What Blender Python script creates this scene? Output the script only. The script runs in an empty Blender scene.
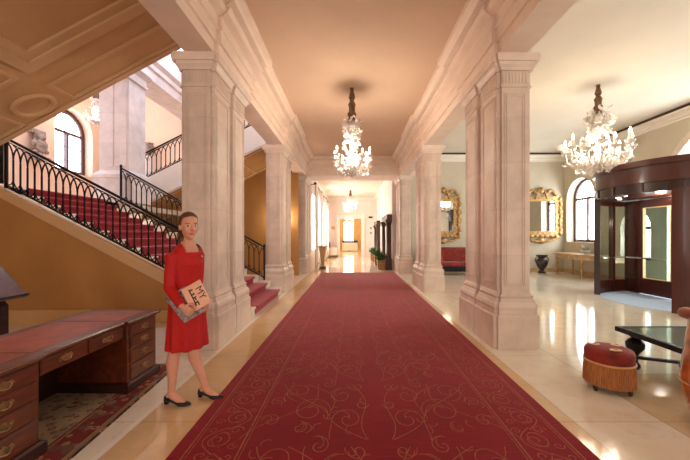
import bpy, bmesh, math, random
from mathutils import Vector, Matrix
random.seed(7)
PI = math.pi
sc = bpy.context.scene
COL = sc.collection

# ------------------------------------------------------------------ camera
F, U0, V0, EYE = 330.0, 351.0, 236.0, 1.5
cam = bpy.data.cameras.new('camera'); co = bpy.data.objects.new('camera', cam); COL.objects.link(co)
co.location = (0, 0, EYE); co.rotation_euler = (PI/2, 0, 0)
cam.sensor_width = 36; cam.lens = 36*F/690
cam.shift_x = -(U0-345)/690; cam.shift_y = (V0-230)/690
cam.clip_end = 200; cam.clip_start = .05
sc.camera = co
sc.view_settings.view_transform = 'Standard'; sc.view_settings.look = 'None'
sc.view_settings.gamma = 1; sc.view_settings.use_curve_mapping = False
sc.view_settings.exposure = 0.32
cy = sc.cycles
cy.max_bounces = 8; cy.diffuse_bounces = 5; cy.glossy_bounces = 4; cy.transmission_bounces = 6; cy.transparent_max_bounces = 8
cy.caustics_reflective = False; cy.caustics_refractive = False; cy.sample_clamp_indirect = 4; cy.blur_glossy = 0.5
cy.use_denoising = True

# ------------------------------------------------------------------ materials
def lin(c):
    return tuple(((v/255)/12.92 if v/255 <= .04045 else ((v/255+.055)/1.055)**2.4) for v in c) + (1,)

class NT:
    def __init__(s, name):
        s.m = bpy.data.materials.new(name); s.m.use_nodes = True
        s.t = s.m.node_tree; s.b = s.t.nodes['Principled BSDF']
        s.tc = s.t.nodes.new('ShaderNodeTexCoord')
    def n(s, typ, **kw):
        x = s.t.nodes.new(typ)
        for k, v in kw.items(): setattr(x, k, v)
        return x
    def l(s, a, b): s.t.links.new(a, b)
    def math(s, op, a, b=None, c=None):
        x = s.n('ShaderNodeMath', operation=op)
        for i, v in enumerate((a, b, c)):
            if v is None: continue
            if isinstance(v, (int, float)): x.inputs[i].default_value = v
            else: s.l(v, x.inputs[i])
        return x.outputs[0]
    def mix(s, f, a, b):
        x = s.n('ShaderNodeMix', data_type='RGBA')
        for i, v in ((0, f), (6, a), (7, b)):
            if isinstance(v, (int, float)): x.inputs[i].default_value = v
            elif isinstance(v, tuple): x.inputs[i].default_value = v
            else: s.l(v, x.inputs[i])
        return x.outputs[2]
    def noise(s, scale, detail=4, vec=None, rough=.55):
        x = s.n('ShaderNodeTexNoise'); x.inputs['Scale'].default_value = scale
        x.inputs['Detail'].default_value = detail; x.inputs['Roughness'].default_value = rough
        s.l(vec if vec is not None else s.tc.outputs['Object'], x.inputs['Vector'])
        return x.outputs['Fac']
    def mapped(s, scale):
        x = s.n('ShaderNodeMapping'); x.inputs['Scale'].default_value = scale
        s.l(s.tc.outputs['Object'], x.inputs['Vector']); return x.outputs[0]
    def ramp(s, fac, stops, interp='LINEAR'):
        x = s.n('ShaderNodeValToRGB'); x.color_ramp.interpolation = interp
        e = x.color_ramp.elements
        e[0].position, e[0].color = stops[0]
        e[1].position, e[1].color = stops[1]
        for p, c in stops[2:]:
            k = e.new(p); k.color = c
        s.l(fac, x.inputs[0]); return x.outputs[0]
    def sep(s):
        x = s.n('ShaderNodeSeparateXYZ'); s.l(s.tc.outputs['Object'], x.inputs[0]); return x.outputs
    def bump(s, h, strength, dist=.01):
        x = s.n('ShaderNodeBump'); x.inputs['Strength'].default_value = strength
        x.inputs['Distance'].default_value = dist; s.l(h, x.inputs['Height']); s.l(x.outputs[0], s.b.inputs['Normal'])

def simple(name, c, rough=.5, metal=0, var=.12, scale=6, bump=0, stretch=None, coat=0, sheen=0, trans=0, emit=None, es=0):
    t = NT(name); v = t.mapped(stretch) if stretch else None
    f = t.noise(scale, 5, v)
    c1 = lin(tuple(max(0, x*(1-var)) for x in c)); c2 = lin(tuple(min(255, x*(1+var)) for x in c))
    col = t.ramp(f, [(.3, c1), (.7, c2)])
    t.l(col, t.b.inputs['Base Color'])
    t.b.inputs['Roughness'].default_value = rough; t.b.inputs['Metallic'].default_value = metal
    t.b.inputs['Coat Weight'].default_value = coat; t.b.inputs['Coat Roughness'].default_value = .12
    t.b.inputs['Sheen Weight'].default_value = sheen
    t.b.inputs['Transmission Weight'].default_value = trans
    if emit: t.b.inputs['Emission Color'].default_value = lin(emit); t.b.inputs['Emission Strength'].default_value = es
    if bump: t.bump(f, bump)
    return t.m

def emitter(name, c, s, var=0, scale=2):
    t = NT(name); t.b.inputs['Base Color'].default_value = (0, 0, 0, 1); t.b.inputs['Specular IOR Level'].default_value = 0
    t.b.inputs['Roughness'].default_value = 1
    if var:
        f = t.noise(scale, 4)
        t.l(t.ramp(f, [(.35, lin(tuple(x*(1-var) for x in c))), (.6, lin(c))]), t.b.inputs['Emission Color'])
    else: t.b.inputs['Emission Color'].default_value = lin(c)
    t.b.inputs['Emission Strength'].default_value = s
    return t.m

def glass(name, tint=(230, 240, 238)):
    t = NT(name)
    g = t.n('ShaderNodeBsdfGlossy'); g.inputs['Roughness'].default_value = .02
    tr = t.n('ShaderNodeBsdfTransparent'); tr.inputs[0].default_value = lin(tint)
    fr = t.n('ShaderNodeFresnel'); fr.inputs[0].default_value = 1.5
    mx = t.n('ShaderNodeMixShader'); ge = t.n('ShaderNodeNewGeometry'); t.l(t.math('MULTIPLY', fr.outputs[0], t.math('SUBTRACT', 1, ge.outputs['Backfacing'])), mx.inputs[0]); t.l(tr.outputs[0], mx.inputs[1]); t.l(g.outputs[0], mx.inputs[2])
    out = [n for n in t.t.nodes if n.type == 'OUTPUT_MATERIAL'][0]
    t.l(mx.outputs[0], out.inputs[0]); return t.m

def stone(name, c, joint=.62):
    t = NT(name); s = t.sep()
    f = t.noise(2.2, 8, None, .65); g = t.noise(14, 6)
    col = t.ramp(f, [(.3, lin(tuple(x*.90 for x in c))), (.55, lin(c)), (.75, lin(tuple(min(255, x*1.05) for x in c)))])
    blk = t.math('FLOOR', t.math('DIVIDE', s[2], joint))
    wn = t.n('ShaderNodeTexWhiteNoise', noise_dimensions='1D'); t.l(blk, wn.inputs['W'])
    k = t.math('MULTIPLY_ADD', wn.outputs[0], .10, .95)
    x = t.n('ShaderNodeVectorMath', operation='SCALE'); t.l(col, x.inputs[0]); t.l(k, x.inputs['Scale'])
    fr = t.math('FRACT', t.math('DIVIDE', s[2], joint)); ln = t.math('LESS_THAN', fr, .007)
    col2 = t.mix(t.math('MULTIPLY', ln, .35), x.outputs[0], lin((150, 130, 115)))
    t.l(col2, t.b.inputs['Base Color']); t.b.inputs['Roughness'].default_value = .45
    t.bump(g, .08, .004); return t.m

def wood(name, c, rough=.25, coat=.4, along=(1.5, 18, 18), k=(.62, 1.3)):
    t = NT(name); v = t.mapped(along); f = t.noise(2.5, 6, v)
    t.l(t.ramp(f, [(.25, lin(tuple(x*k[0] for x in c))), (.5, lin(c)), (.75, lin(tuple(min(255, x*k[1]) for x in c)))]), t.b.inputs['Base Color'])
    t.b.inputs['Roughness'].default_value = rough; t.b.inputs['Coat Weight'].default_value = coat; t.b.inputs['Coat Roughness'].default_value = .1
    return t.m

def floor_mat():
    t = NT('polished_marble'); s = t.sep(); X, Y = s[0], s[1]
    f = t.noise(1.1, 9, None, .7); g = t.noise(7, 6)
    cream = t.ramp(f, [(.3, lin((228, 216, 198))), (.7, lin((244, 236, 222)))])
    tan = t.ramp(f, [(.3, lin((205, 172, 128))), (.7, lin((226, 196, 152)))])
    def band(a, b): return t.math('MULTIPLY', t.math('GREATER_THAN', X, a), t.math('LESS_THAN', X, b))
    hall = t.math('ADD', band(1.3, 1.80), band(-1.70, -1.0))
    side = t.math('MULTIPLY', t.math('GREATER_THAN', X, 2.52), t.math('LESS_THAN', Y, 3.6))  # tan ends here; the paler floor beyond carries the glare in its colour
    col = t.mix(t.math('MINIMUM', t.math('ADD', hall, t.math('MULTIPLY', side, .75)), 1), cream, tan)
    # slab joints
    fy = t.math('FRACT', t.math('DIVIDE', t.math('ADD', Y, .28), 1.47)); jy = t.math('LESS_THAN', fy, .006)
    j = t.math('MAXIMUM', jy, t.math('MAXIMUM', band(1.797, 1.808), band(2.515, 2.527)))
    for a in (4.0, 5.48, 6.96, 8.44, -3.2, -4.7):
        j = t.math('MAXIMUM', j, band(a, a+.009))
    col = t.mix(t.math('MULTIPLY', j, .45), col, lin((150, 122, 90)))
    col = t.mix(band(-1.745, -1.70), col, lin((244, 236, 222)))
    col = t.mix(t.math('MULTIPLY', t.math('LESS_THAN', g, .42), .12), col, lin((190, 150, 110)))
    t.l(col, t.b.inputs['Base Color']); t.b.inputs['Roughness'].default_value = .09
    t.l(t.math('MULTIPLY_ADD', g, .07, .05), t.b.inputs['Roughness'])
    t.b.inputs['IOR'].default_value = 1.6
    return t.m

def carpet_mat():
    t = NT('crimson_carpet_pile'); v = t.mapped((2, 26, 1)); f = t.noise(3, 6, v); g = t.noise(120, 3)
    big = t.noise(.9, 4)
    k = t.math('ADD', t.math('MULTIPLY', f, .55), t.math('MULTIPLY', big, .45))
    t.l(t.ramp(k, [(.3, lin((104, 10, 24))), (.52, lin((130, 18, 34))), (.72, lin((150, 32, 46)))]), t.b.inputs['Base Color'])
    t.b.inputs['Roughness'].default_value = .85; t.b.inputs['Sheen Weight'].default_value = .55; t.b.inputs['Sheen Roughness'].default_value = .3
    t.b.inputs['Sheen Tint'].default_value = lin((255, 170, 170)); t.b.inputs['Specular IOR Level'].default_value = .25
    t.bump(g, .35, .004); return t.m

def rug_mat(hw, hl):
    t = NT('persian_rug_weave'); s = t.sep()
    dx = t.math('SUBTRACT', hw, t.math('ABSOLUTE', s[0])); dy = t.math('SUBTRACT', hl, t.math('ABSOLUTE', s[1]))
    d = t.math('MINIMUM', dx, dy)
    red, dark, beige, tanc = lin((118, 34, 32)), lin((52, 30, 28)), lin((168, 146, 116)), lin((150, 110, 78))
    base = t.ramp(d, [(0, dark), (.015, tanc), (.055, dark), (.07, red), (.215, dark), (.225, tanc), (.245, red), (.262, beige)], 'CONSTANT')
    inb = t.math('LESS_THAN', d, .262)
    vo = t.n('ShaderNodeTexVoronoi'); vo.inputs['Scale'].default_value = 13; t.l(t.tc.outputs['Object'], vo.inputs['Vector'])
    m1 = t.math('MULTIPLY', t.math('LESS_THAN', vo.outputs['Distance'], .36), t.math('GREATER_THAN', vo.outputs['Distance'], .12))
    motif = t.mix(inb, lin((116, 66, 54)), lin((170, 136, 104)))
    col = t.mix(t.math('MULTIPLY', m1, .75), base, motif)
    v2 = t.n('ShaderNodeTexVoronoi'); v2.inputs['Scale'].default_value = 4.2; t.l(t.tc.outputs['Object'], v2.inputs['Vector'])
    m3 = t.math('MULTIPLY', t.math('LESS_THAN', v2.outputs['Distance'], .30), t.math('GREATER_THAN', t.noise(22, 3), .5))
    col = t.mix(t.math('MULTIPLY', m3, .8), col, lin((84, 44, 42)))
    n3 = t.noise(9, 5); col = t.mix(t.math('MULTIPLY', t.math('GREATER_THAN', n3, .56), .5), col, lin((104, 96, 86)))
    t.l(col, t.b.inputs['Base Color']); t.b.inputs['Roughness'].default_value = .95
    t.bump(t.noise(150, 2), .3, .004); return t.m

def marquetry(name):
    return wood(name, (128, 62, 30), .22, .6, (10, 3, 10))

M = dict(
    stone=stone('pale_limestone', (224, 206, 192)), stonew=stone('white_limestone', (232, 224, 222), .8),
    entab=simple('painted_entablature', (236, 216, 200), .6, var=.03, scale=2),
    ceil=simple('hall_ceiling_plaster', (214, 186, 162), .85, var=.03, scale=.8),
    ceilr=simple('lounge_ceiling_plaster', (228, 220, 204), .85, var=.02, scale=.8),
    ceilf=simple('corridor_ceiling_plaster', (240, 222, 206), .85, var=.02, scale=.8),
    wallr=simple('lounge_wall_plaster', (205, 196, 176), .8, var=.03, scale=1.5),
    wallf=simple('corridor_wall_plaster', (240, 228, 218), .8, var=.02, scale=1.5),
    ochre=simple('ochre_wall_plaster', (178, 130, 72), .8, var=.04, scale=1.2),
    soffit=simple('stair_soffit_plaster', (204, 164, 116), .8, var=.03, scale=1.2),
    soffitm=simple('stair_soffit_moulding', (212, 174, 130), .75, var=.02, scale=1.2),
    pinkw=simple('stair_hall_plaster', (236, 208, 184), .8, var=.03, scale=1.2),
    white=simple('white_plaster_trim', (242, 236, 226), .55, var=.02, scale=3),
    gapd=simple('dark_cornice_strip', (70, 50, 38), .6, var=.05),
    floor=floor_mat(), carpet=carpet_mat(),
    gold=simple('woven_gold_thread', (156, 92, 64), .7, var=.15, scale=20),
    stairred=simple('red_stair_carpet', (150, 26, 42), .9, var=.15, scale=30, sheen=.2),
    marble=simple('white_marble_step', (232, 220, 208), .25, var=.06, scale=4),
    iron=simple('black_wrought_iron', (26, 22, 21), .4, .6, var=.2, scale=12),
    mahog=wood('mahogany', (92, 40, 18), .34, .2, (10, 2, 10)),
    mahogd=wood('dark_mahogany', (52, 22, 14), .42, .15, (10, 2, 10)),
    leather=simple('red_desk_leather', (156, 68, 28), .45, var=.16, scale=5),
    brass=simple('aged_brass', (150, 122, 88), .36, .8, var=.2, scale=14),
    giltw=simple('gilded_wood', (164, 130, 80), .38, .35, var=.35, scale=10, bump=.25),
    mirror=simple('mirror_silver', (225, 228, 226), .03, 1, var=.01),
    door=wood('revolving_door_mahogany', (72, 28, 18), .3, .3, (14, 14, 1.5), (.85, 1.12)),
    doord=wood('revolving_door_dark_wood', (40, 17, 12), .3, .3, (14, 14, 1.5), (.85, 1.12)),
    glass=glass('clear_glass'), tglass=simple('table_glass_with_reflection', (112, 132, 122), .07, var=.05, scale=3, coat=.6),  # table glass: reflected windows are put into its opaque grey-green colour
    chrome=simple('polished_steel', (205, 205, 205), .15, 1, var=.03),
    mat=simple('entrance_mat', (176, 190, 212), .8, var=.06, scale=40),
    sky=emitter('window_daylight', (255, 240, 232), 6.5), skyl=emitter('landing_window_daylight', (240, 242, 255), 6),
    skyr=emitter('lounge_window_daylight', (246, 250, 250), 13, .25, 1.6),
    fillb=emitter('rear_fill_daylight', (255, 244, 234), 4.2), skyfar=emitter('far_room_daylight', (255, 250, 244), 14), filltop=emitter('stair_top_fill_daylight', (236, 236, 255), 4.2),  # rear and stair-top emitters serve unseen windows added for light
    curt=simple('white_sheer_curtain', (248, 244, 240), .8, var=.02),
    black=simple('ebonised_wood', (20, 16, 15), .45, .0, var=.2, scale=8, coat=.1),
    velvet=simple('red_velvet', (126, 32, 18), .75, var=.25, scale=9, sheen=.06),
    damask=simple('red_damask', (134, 30, 28), .7, var=.35, scale=7, sheen=.2),
    fringe=simple('ochre_fringe', (164, 108, 62), .75, var=.25, scale=30, stretch=(6, 6, .4)),
    chair=wood('honey_wood', (168, 84, 34), .25, .5, (3, 3, 8)),
    cream=simple('cream_inlay', (214, 168, 110), .4, var=.05),
    orange=simple('orange_leather', (160, 70, 34), .45, var=.12, scale=6),
    urn=simple('patinated_bronze', (66, 62, 60), .35, .5, var=.25, scale=9),
    table=simple('veined_console_marble', (190, 158, 118), .3, var=.12, scale=5),
    murano=simple('clear_white_blown_glass', (246, 240, 232), .08, var=.02, trans=.18),
    bulb=emitter('candle_bulb_glow', (255, 232, 196), 14),
    sleeve=simple('brown_silk_sleeve', (96, 70, 44), .6, var=.4, scale=16, bump=.3),
    leaf=simple('plant_leaf', (58, 92, 42), .5, var=.4, scale=10),
    silverleaf=simple('silver_leaf', (206, 206, 196), .35, .3, var=.15, scale=10),
    skin=simple('skin', (208, 148, 122), .5, var=.04, scale=8), lip=simple('lips', (186, 84, 80), .4, var=.05),
    eye=simple('eye_dark', (60, 48, 44), .3, var=.1), brow=simple('eyebrow', (128, 92, 66), .7, var=.1),
    hair=simple('dark_blonde_hair', (80, 50, 32), .5, var=.3, scale=14, stretch=(4, 4, .6)),
    dress=simple('red_crepe_dress', (180, 8, 8), .75, var=.05, scale=30),
    shoe=simple('black_patent_leather', (20, 17, 17), .3, var=.1),
    paper=simple('magazine_paper', (232, 226, 216), .5, var=.04), cover=simple('peach_magazine_cover', (236, 178, 146), .35, var=.05, scale=14),
    greyc=simple('grey_magazine_cover', (104, 98, 96), .35, var=.75, scale=26), ink=simple('black_ink', (26, 20, 20), .5, var=.05),
    sculpt=simple('carved_grey_stone', (150, 136, 128), .8, var=.3, scale=9, bump=.5),
    walnut=wood('carved_walnut', (60, 34, 24), .4, .2, (10, 10, 2)),
    gatew=simple('far_room_ochre', (246, 208, 150), .8, var=.08, scale=6),
)
RUGHW, RUGHL = 1.25, 1.7
M['rug'] = rug_mat(RUGHW, RUGHL)
M['black'].node_tree.nodes['Principled BSDF'].inputs['Specular IOR Level'].default_value = .2

# ------------------------------------------------------------------ mesh builder
class MB:
    def __init__(s): s.v = []; s.f = []; s.m = []
    def add(s, vs, fs, mi=0):
        o = len(s.v); s.v += [tuple(p) for p in vs]; s.f += [tuple(o+i for i in f) for f in fs]; s.m += [mi]*len(fs); return s
    def box(s, x0, x1, y0, y1, z0, z1, mi=0):
        return s.add([(x0,y0,z0),(x1,y0,z0),(x1,y1,z0),(x0,y1,z0),(x0,y0,z1),(x1,y0,z1),(x1,y1,z1),(x0,y1,z1)],
                     [(3,2,1,0),(4,5,6,7),(0,1,5,4),(1,2,6,5),(2,3,7,6),(3,0,4,7)], mi)
    def bar(s, a, b, w, h, mi=0, up=(0,0,1)):
        a, b = Vector(a), Vector(b); d = (b-a).normalized(); up = Vector(up)
        if abs(d.dot(up)) > .99: up = Vector((0,1,0))
        r = d.cross(up).normalized(); u = r.cross(d)
        vs = [p + r*(w/2*sx) + u*(h/2*sy) for p in (a, b) for sx, sy in ((-1,-1),(1,-1),(1,1),(-1,1))]
        return s.add(vs, [(3,2,1,0),(4,5,6,7),(0,1,5,4),(1,2,6,5),(2,3,7,6),(3,0,4,7)], mi)
    def prism(s, poly, fn, a, b, mi=0):   # poly: 2D loop, fn(p,q,t)->xyz
        n = len(poly)
        vs = [fn(p[0], p[1], a) for p in poly] + [fn(p[0], p[1], b) for p in poly]
        fs = [tuple(range(n-1, -1, -1)), tuple(range(n, 2*n))] + [(i, (i+1) % n, n+(i+1) % n, n+i) for i in range(n)]
        return s.add(vs, fs, mi)
    def loft(s, rings, cap=True, closed=True, mi=0):
        n = len(rings[0]); vs = [p for r in rings for p in r]; fs = []
        for k in range(len(rings)-1):
            for i in range(n if closed else n-1):
                j = (i+1) % n; fs.append((k*n+i, k*n+j, (k+1)*n+j, (k+1)*n+i))
        if cap and closed: fs += [tuple(range(n-1, -1, -1)), tuple(range((len(rings)-1)*n, len(rings)*n))]
        return s.add(vs, fs, mi)
    def tube(s, pts, r, n=6, mi=0, cap=True):
        pts = [Vector(p) for p in pts]; m = len(pts); rr = r if isinstance(r, (list, tuple)) else [r]*m
        rings = []; prev = None
        for i, p in enumerate(pts):
            d = (pts[min(i+1, m-1)] - pts[max(i-1, 0)])
            d = d.normalized() if d.length > 1e-9 else Vector((0,0,1))
            if prev is None:
                u = d.cross(Vector((0,0,1)) if abs(d.z) < .95 else Vector((0,1,0))).normalized()
            else:
                u = prev - d*prev.dot(d); u = u.normalized() if u.length > 1e-6 else d.orthogonal().normalized()
            prev = u; w = d.cross(u)
            rings.append([p + (u*math.cos(2*PI*k/n+PI/n) + w*math.sin(2*PI*k/n+PI/n))*rr[i] for k in range(n)])
        return s.loft(rings, cap, True, mi)
    def lathe(s, prof, n=20, c=(0,0,0), mi=0, sx=1, sy=1):
        return s.loft([[(c[0]+r*sx*math.cos(2*PI*k/n), c[1]+r*sy*math.sin(2*PI*k/n), c[2]+z) for k in range(n)] for r, z in prof], True, True, mi)
    def ell(s, c, r, n=14, m=9, mi=0, rot=None):
        rings = []
        for i in range(m+1):
            a = -PI/2 + PI*i/m; a = max(-PI/2+.06, min(PI/2-.06, a))
            ring = []
            for k in range(n):
                p = Vector((r[0]*math.cos(a)*math.cos(2*PI*k/n), r[1]*math.cos(a)*math.sin(2*PI*k/n), r[2]*math.sin(a)))
                if rot is not None: p = rot @ p
                ring.append(Vector(c)+p)
            rings.append(ring)
        return s.loft(rings, True, True, mi)
    def build(s, name, mats, parent=None, smooth=None, bevel=0, recalc=True):
        me = bpy.data.meshes.new(name)
        off = Vector((0,0,0)); q = parent
        while q is not None: off += q.location; q = q.parent
        me.from_pydata([tuple(Vector(p)-off) for p in s.v], [], s.f)
        if not isinstance(mats, (list, tuple)): mats = [mats]
        for m in mats: me.materials.append(m)
        me.polygons.foreach_set('material_index', s.m)
        if recalc:
            bm = bmesh.new(); bm.from_mesh(me); bmesh.ops.recalc_face_normals(bm, faces=bm.faces); bm.to_mesh(me); bm.free()
        if smooth is not None:
            me.polygons.foreach_set('use_smooth', [True]*len(me.polygons)); me.set_sharp_from_angle(angle=math.radians(smooth))
        me.update()
        o = bpy.data.objects.new(name, me); COL.objects.link(o)
        if parent is not None: o.parent = parent
        if bevel:
            b = o.modifiers.new('bevel', 'BEVEL'); b.width = bevel; b.segments = 2; b.limit_method = 'ANGLE'
        return o

def tag(o, label, cat, group=None, kind=None):
    o['label'] = label; o['category'] = cat
    if group: o['group'] = group
    if kind: o['kind'] = kind
    return o
def thing(name, label, cat, loc=(0,0,0), group=None):
    o = bpy.data.objects.new(name, None); COL.objects.link(o); o.location = loc; o.empty_display_size = .1
    return tag(o, label, cat, group)
def struct(o, label=None, cat=None):
    o['kind'] = 'structure'
    if label: o['label'] = label
    if cat: o['category'] = cat
    return o
def copy_tree(o, parent=None):
    c = o.copy(); COL.objects.link(c)
    if parent is not None: c.parent = parent
    for ch in [k for k in o.children]: copy_tree(ch, c)
    return c
def point(name, loc, w, col, r=.12):
    l = bpy.data.lights.new(name, 'POINT'); l.energy = w; l.color = col; l.shadow_soft_size = r
    o = bpy.data.objects.new(name, l); COL.objects.link(o); o.location = loc; return o
WARM = (1, .82, .63)

# ------------------------------------------------------------------ setting: floor, walls, ceilings
HZ, RZ, FZ, TOPZ = 4.68, 4.95, 4.32, 7.8
struct(MB().box(-10.4, 9.6, -6.2, 24.3, -.15, 0).build('floor', M['floor']), 'polished cream marble floor', 'floor')
struct(MB().box(-4, 4, 24.3, 36.4, -.15, 0).build('floor.001', M['floor']), 'marble floor of the room beyond the far doorway', 'floor')
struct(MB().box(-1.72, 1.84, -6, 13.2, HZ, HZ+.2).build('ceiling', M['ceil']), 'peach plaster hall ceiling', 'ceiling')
struct(MB().box(2.2, 9.3, -6, 14.0, RZ, RZ+.2).build('ceiling.001', M['ceilr']), 'cream lounge ceiling', 'ceiling')
b = MB().box(-2.2, 2.2, 13.2, 24.3, FZ, FZ+.2)
b.box(-.95, .95, 14.6, 23.6, FZ-.03, FZ)
struct(b.build('ceiling.002', M['ceilf']), 'pale corridor ceiling with a raised panel', 'ceiling')
struct(MB().box(-10.4, -2.1, 2.6, 13.8, TOPZ, TOPZ+.2).build('ceiling.003', M['white']), 'high white ceiling of the stair hall', 'ceiling')
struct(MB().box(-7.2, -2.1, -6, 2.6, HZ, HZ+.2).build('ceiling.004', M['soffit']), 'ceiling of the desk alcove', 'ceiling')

def mir(x): return .14 - x
# entablature over the piers (a beam each side)
PROF = [(2.33,3.92),(1.95,3.92),(1.95,4.06),(1.915,4.065),(1.915,4.22),(1.885,4.235),(1.885,4.27),(1.90,4.275),(1.90,4.40),(1.80,4.425),(1.76,4.45),(1.76,4.485),(1.84,4.49),(1.84,4.525),(1.70,4.545),(1.67,4.575),(1.62,4.60),(1.62,4.70),(2.33,4.96)]
PIERY = [4.357, 8.78, 13.2]
PL = 1.49
def entab(side, name, label):
    b = MB()
    cuts = [-6.0]
    for y in PIERY[:2]: cuts += [y+.03, y+PL-.03]
    cuts += [13.2]
    for i in range(len(cuts)-1):
        e = .05 if i % 2 == 1 else 0
        y0, y1 = cuts[i], cuts[i+1]
        x = (lambda v: v) if side > 0 else mir
        if e:   # the break-forward wraps its cornice round the ends
            rings = []
            for yy, s in ((y0, -1), (y1, 1)):
                ring = []
                for p, z in PROF:
                    out = max(0, 1.95-p)*.55 + .0
                    ring.append((x(p - (e if p < 2.2 else 0)), yy + s*out, z))
                rings.append(ring)
            b.loft(rings)
        else:
            b.loft([[(x(p), y0-.0, z) for p, z in PROF], [(x(p), y1, z) for p, z in PROF]])
    return struct(b.build(name, M['entab']), label, 'entablature')
entab(1, 'trim_1', 'moulded entablature over the right row of piers')
entab(-1, 'trim_2', 'moulded entablature over the left row of piers')
# transverse beam at the end of the hall
b = MB().box(-2.4, 2.6, 13.22, 14.5, 3.93, 5.0).box(-1.8, 1.9, 13.16, 13.22, 4.30, 4.36).box(-1.8, 1.9, 13.12, 13.22, 4.55, HZ)
struct(b.build('trim_3', M['entab']), 'cross beam at the far end of the hall', 'beam')

# walls built as sheets with arched openings
def arch_wall(b, P, a0, a1, z0, z1, ops, depth, seg=18, mi=0):
    """P(a,z,d)->xyz ; ops: (centre, halfwidth, sill, spring)"""
    ops = sorted(ops); cur = a0
    def q(p): b.add(p, [tuple(range(len(p)))], mi)
    def rect(A, B, Z0, Z1):
        if B > A and Z1 > Z0:
            q([P(A,Z0,0), P(B,Z0,0), P(B,Z1,0), P(A,Z1,0)])
    for c, h, s, sp in ops:
        rect(cur, c-h, z0, z1); rect(c-h, c+h, z0, s)
        arc = [(c-h*math.cos(PI*i/seg), sp+h*math.sin(PI*i/seg)) for i in range(seg+1)]
        for i in range(seg):
            (p, zz), (p2, z2) = arc[i], arc[i+1]
            q([P(p,zz,0), P(p2,z2,0), P(p2,z1,0), P(p,z1,0)])
        loop = [(c-h, s)] + arc + [(c+h, s)]
        for i in range(len(loop)):
            (p, zz), (p2, z2) = loop[i], loop[(i+1) % len(loop)]
            if i == len(loop)-1 and s <= z0: continue
            q([P(p,zz,0), P(p2,z2,0), P(p2,z2,depth), P(p,zz,depth)])
        cur = c+h
    rect(cur, a1, z0, z1)

RX, RD = 8.9, .4
PR = lambda a, z, d: (RX+d, a, z)
b = MB(); arch_wall(b, PR, -6, 14.0, 0, RZ, [(12.84,.78,1.26,2.98),(7.45,1.85,0,2.6),(10.35,.55,.75,1.75),(2.06,.78,1.26,2.98)], RD)
struct(b.build('wall_right', M['wallr'], recalc=False), 'cream lounge wall with arched openings', 'wall')
struct(MB().box(2.53, 9.3, 13.8, 14.0, 0, RZ).build('wall_back', M['wallr']), 'cream lounge end wall', 'wall')
# cornice of the lounge
cp = [(0,4.60),(.03,4.61),(.03,4.66),(.07,4.69),(.07,4.74),(.12,4.80),(.16,4.82),(.16,4.87),(0,4.87)]
b = MB().prism(cp, lambda p, z, t: (t, 13.8-p, z), 2.4, 8.9).prism(cp, lambda p, z, t: (8.9-p, t, z), -6, 13.8)
struct(b.build('trim_4', M['white']), 'white cornice round the lounge', 'cornice')
b = MB().box(2.4, 8.9, 13.66, 13.80, 4.875, 4.945).box(8.76, 8.9, -6, 13.8, 4.875, 4.945)  # solid dark strip paints in the shade of the gap above the cornice
struct(b.build('trim_5', M['gapd']), 'dark strip painted as the shadow gap above the lounge cornice', 'cornice')
b = MB().box(2.5, 8.88, 13.765, 13.8, 0, .16).box(8.865, 8.9, 9.4, 13.76, 0, .16)
struct(b.build('baseboard_right', M['table']), 'stone skirting of the lounge', 'skirting')

# window in an arched opening
def arch_window(name, P, c, h, s, sp, pane, frame, label, depth=.0, w=.10, pane_d=.07):
    """frame at depth..depth+.08"""
    seg = 18; b = MB()
    outer = [(c-h, s)] + [(c-h*math.cos(PI*i/seg), sp+h*math.sin(PI*i/seg)) for i in range(seg+1)] + [(c+h, s)]
    hi = h-w
    inner = [(c-hi, s+w)] + [(c-hi*math.cos(PI*i/seg), sp+hi*math.sin(PI*i/seg)) for i in range(seg+1)] + [(c+hi, s+w)]
    rings = []
    for loop, d in ((outer, depth+.08), (outer, depth), (inner, depth), (inner, depth+.08)):
        rings.append([P(p, z, d) for p, z in loop])
    n = len(outer)
    vs = [p for r in rings for p in r]
    fs = [(k*n+i, k*n+(i+1) % n, (k+1) % 4*n+(i+1) % n, (k+1) % 4*n+i) for k in range(4) for i in range(n)]
    b.add(vs, fs)
    b.bar(P(c, s+.05, depth+.04), P(c, sp, depth+.04), w*1.25, .08)
    b.bar(P(c-hi, sp, depth+.04), P(c+hi, sp, depth+.04), .06, .09)
    fo = b.build(name, frame); struct(fo, label, 'window')
    k = MB()
    k.add([P(p, z, depth+pane_d) for p, z in inner], [tuple(range(n))])
    k.build('window_pane', pane, fo)
    g = MB()   # leading in the glass
    for q in (-.5, .5):
        g.bar(P(c+q*hi, s+w, depth+.05), P(c+q*hi, sp, depth+.05), .014, .014)
    for zz in (.33, .66):
        g.bar(P(c-hi, s+(sp-s)*zz, depth+.05), P(c+hi, s+(sp-s)*zz, depth+.05), .014, .014)
    for q in (.3, .5, .7):
        g.bar(P(c, sp, depth+.05), P(c-hi*math.cos(PI*q), sp+hi*math.sin(PI*q), depth+.05), .016, .016)
    arc = [P(c-hi*.55*math.cos(PI*i/12), sp+hi*.55*math.sin(PI*i/12), depth+.05) for i in range(13)]
    g.tube(arc, .01, 4)
    g.build('glazing_bar', frame, fo)
    return fo
arch_window('window_1', PR, 12.84, .78, 1.26, 2.98, M['skyr'], M['door'], 'arched mahogany window above the console table', .3)
arch_window('window_2', PR, 2.06, .78, 1.26, 2.98, M['skyr'], M['door'], 'arched mahogany window before the revolving door', .3)
arch_window('window_14', PR, 10.35, .55, .75, 1.75, M['skyr'], M['door'], 'small arched sidelight behind the revolving door', .2)
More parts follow.
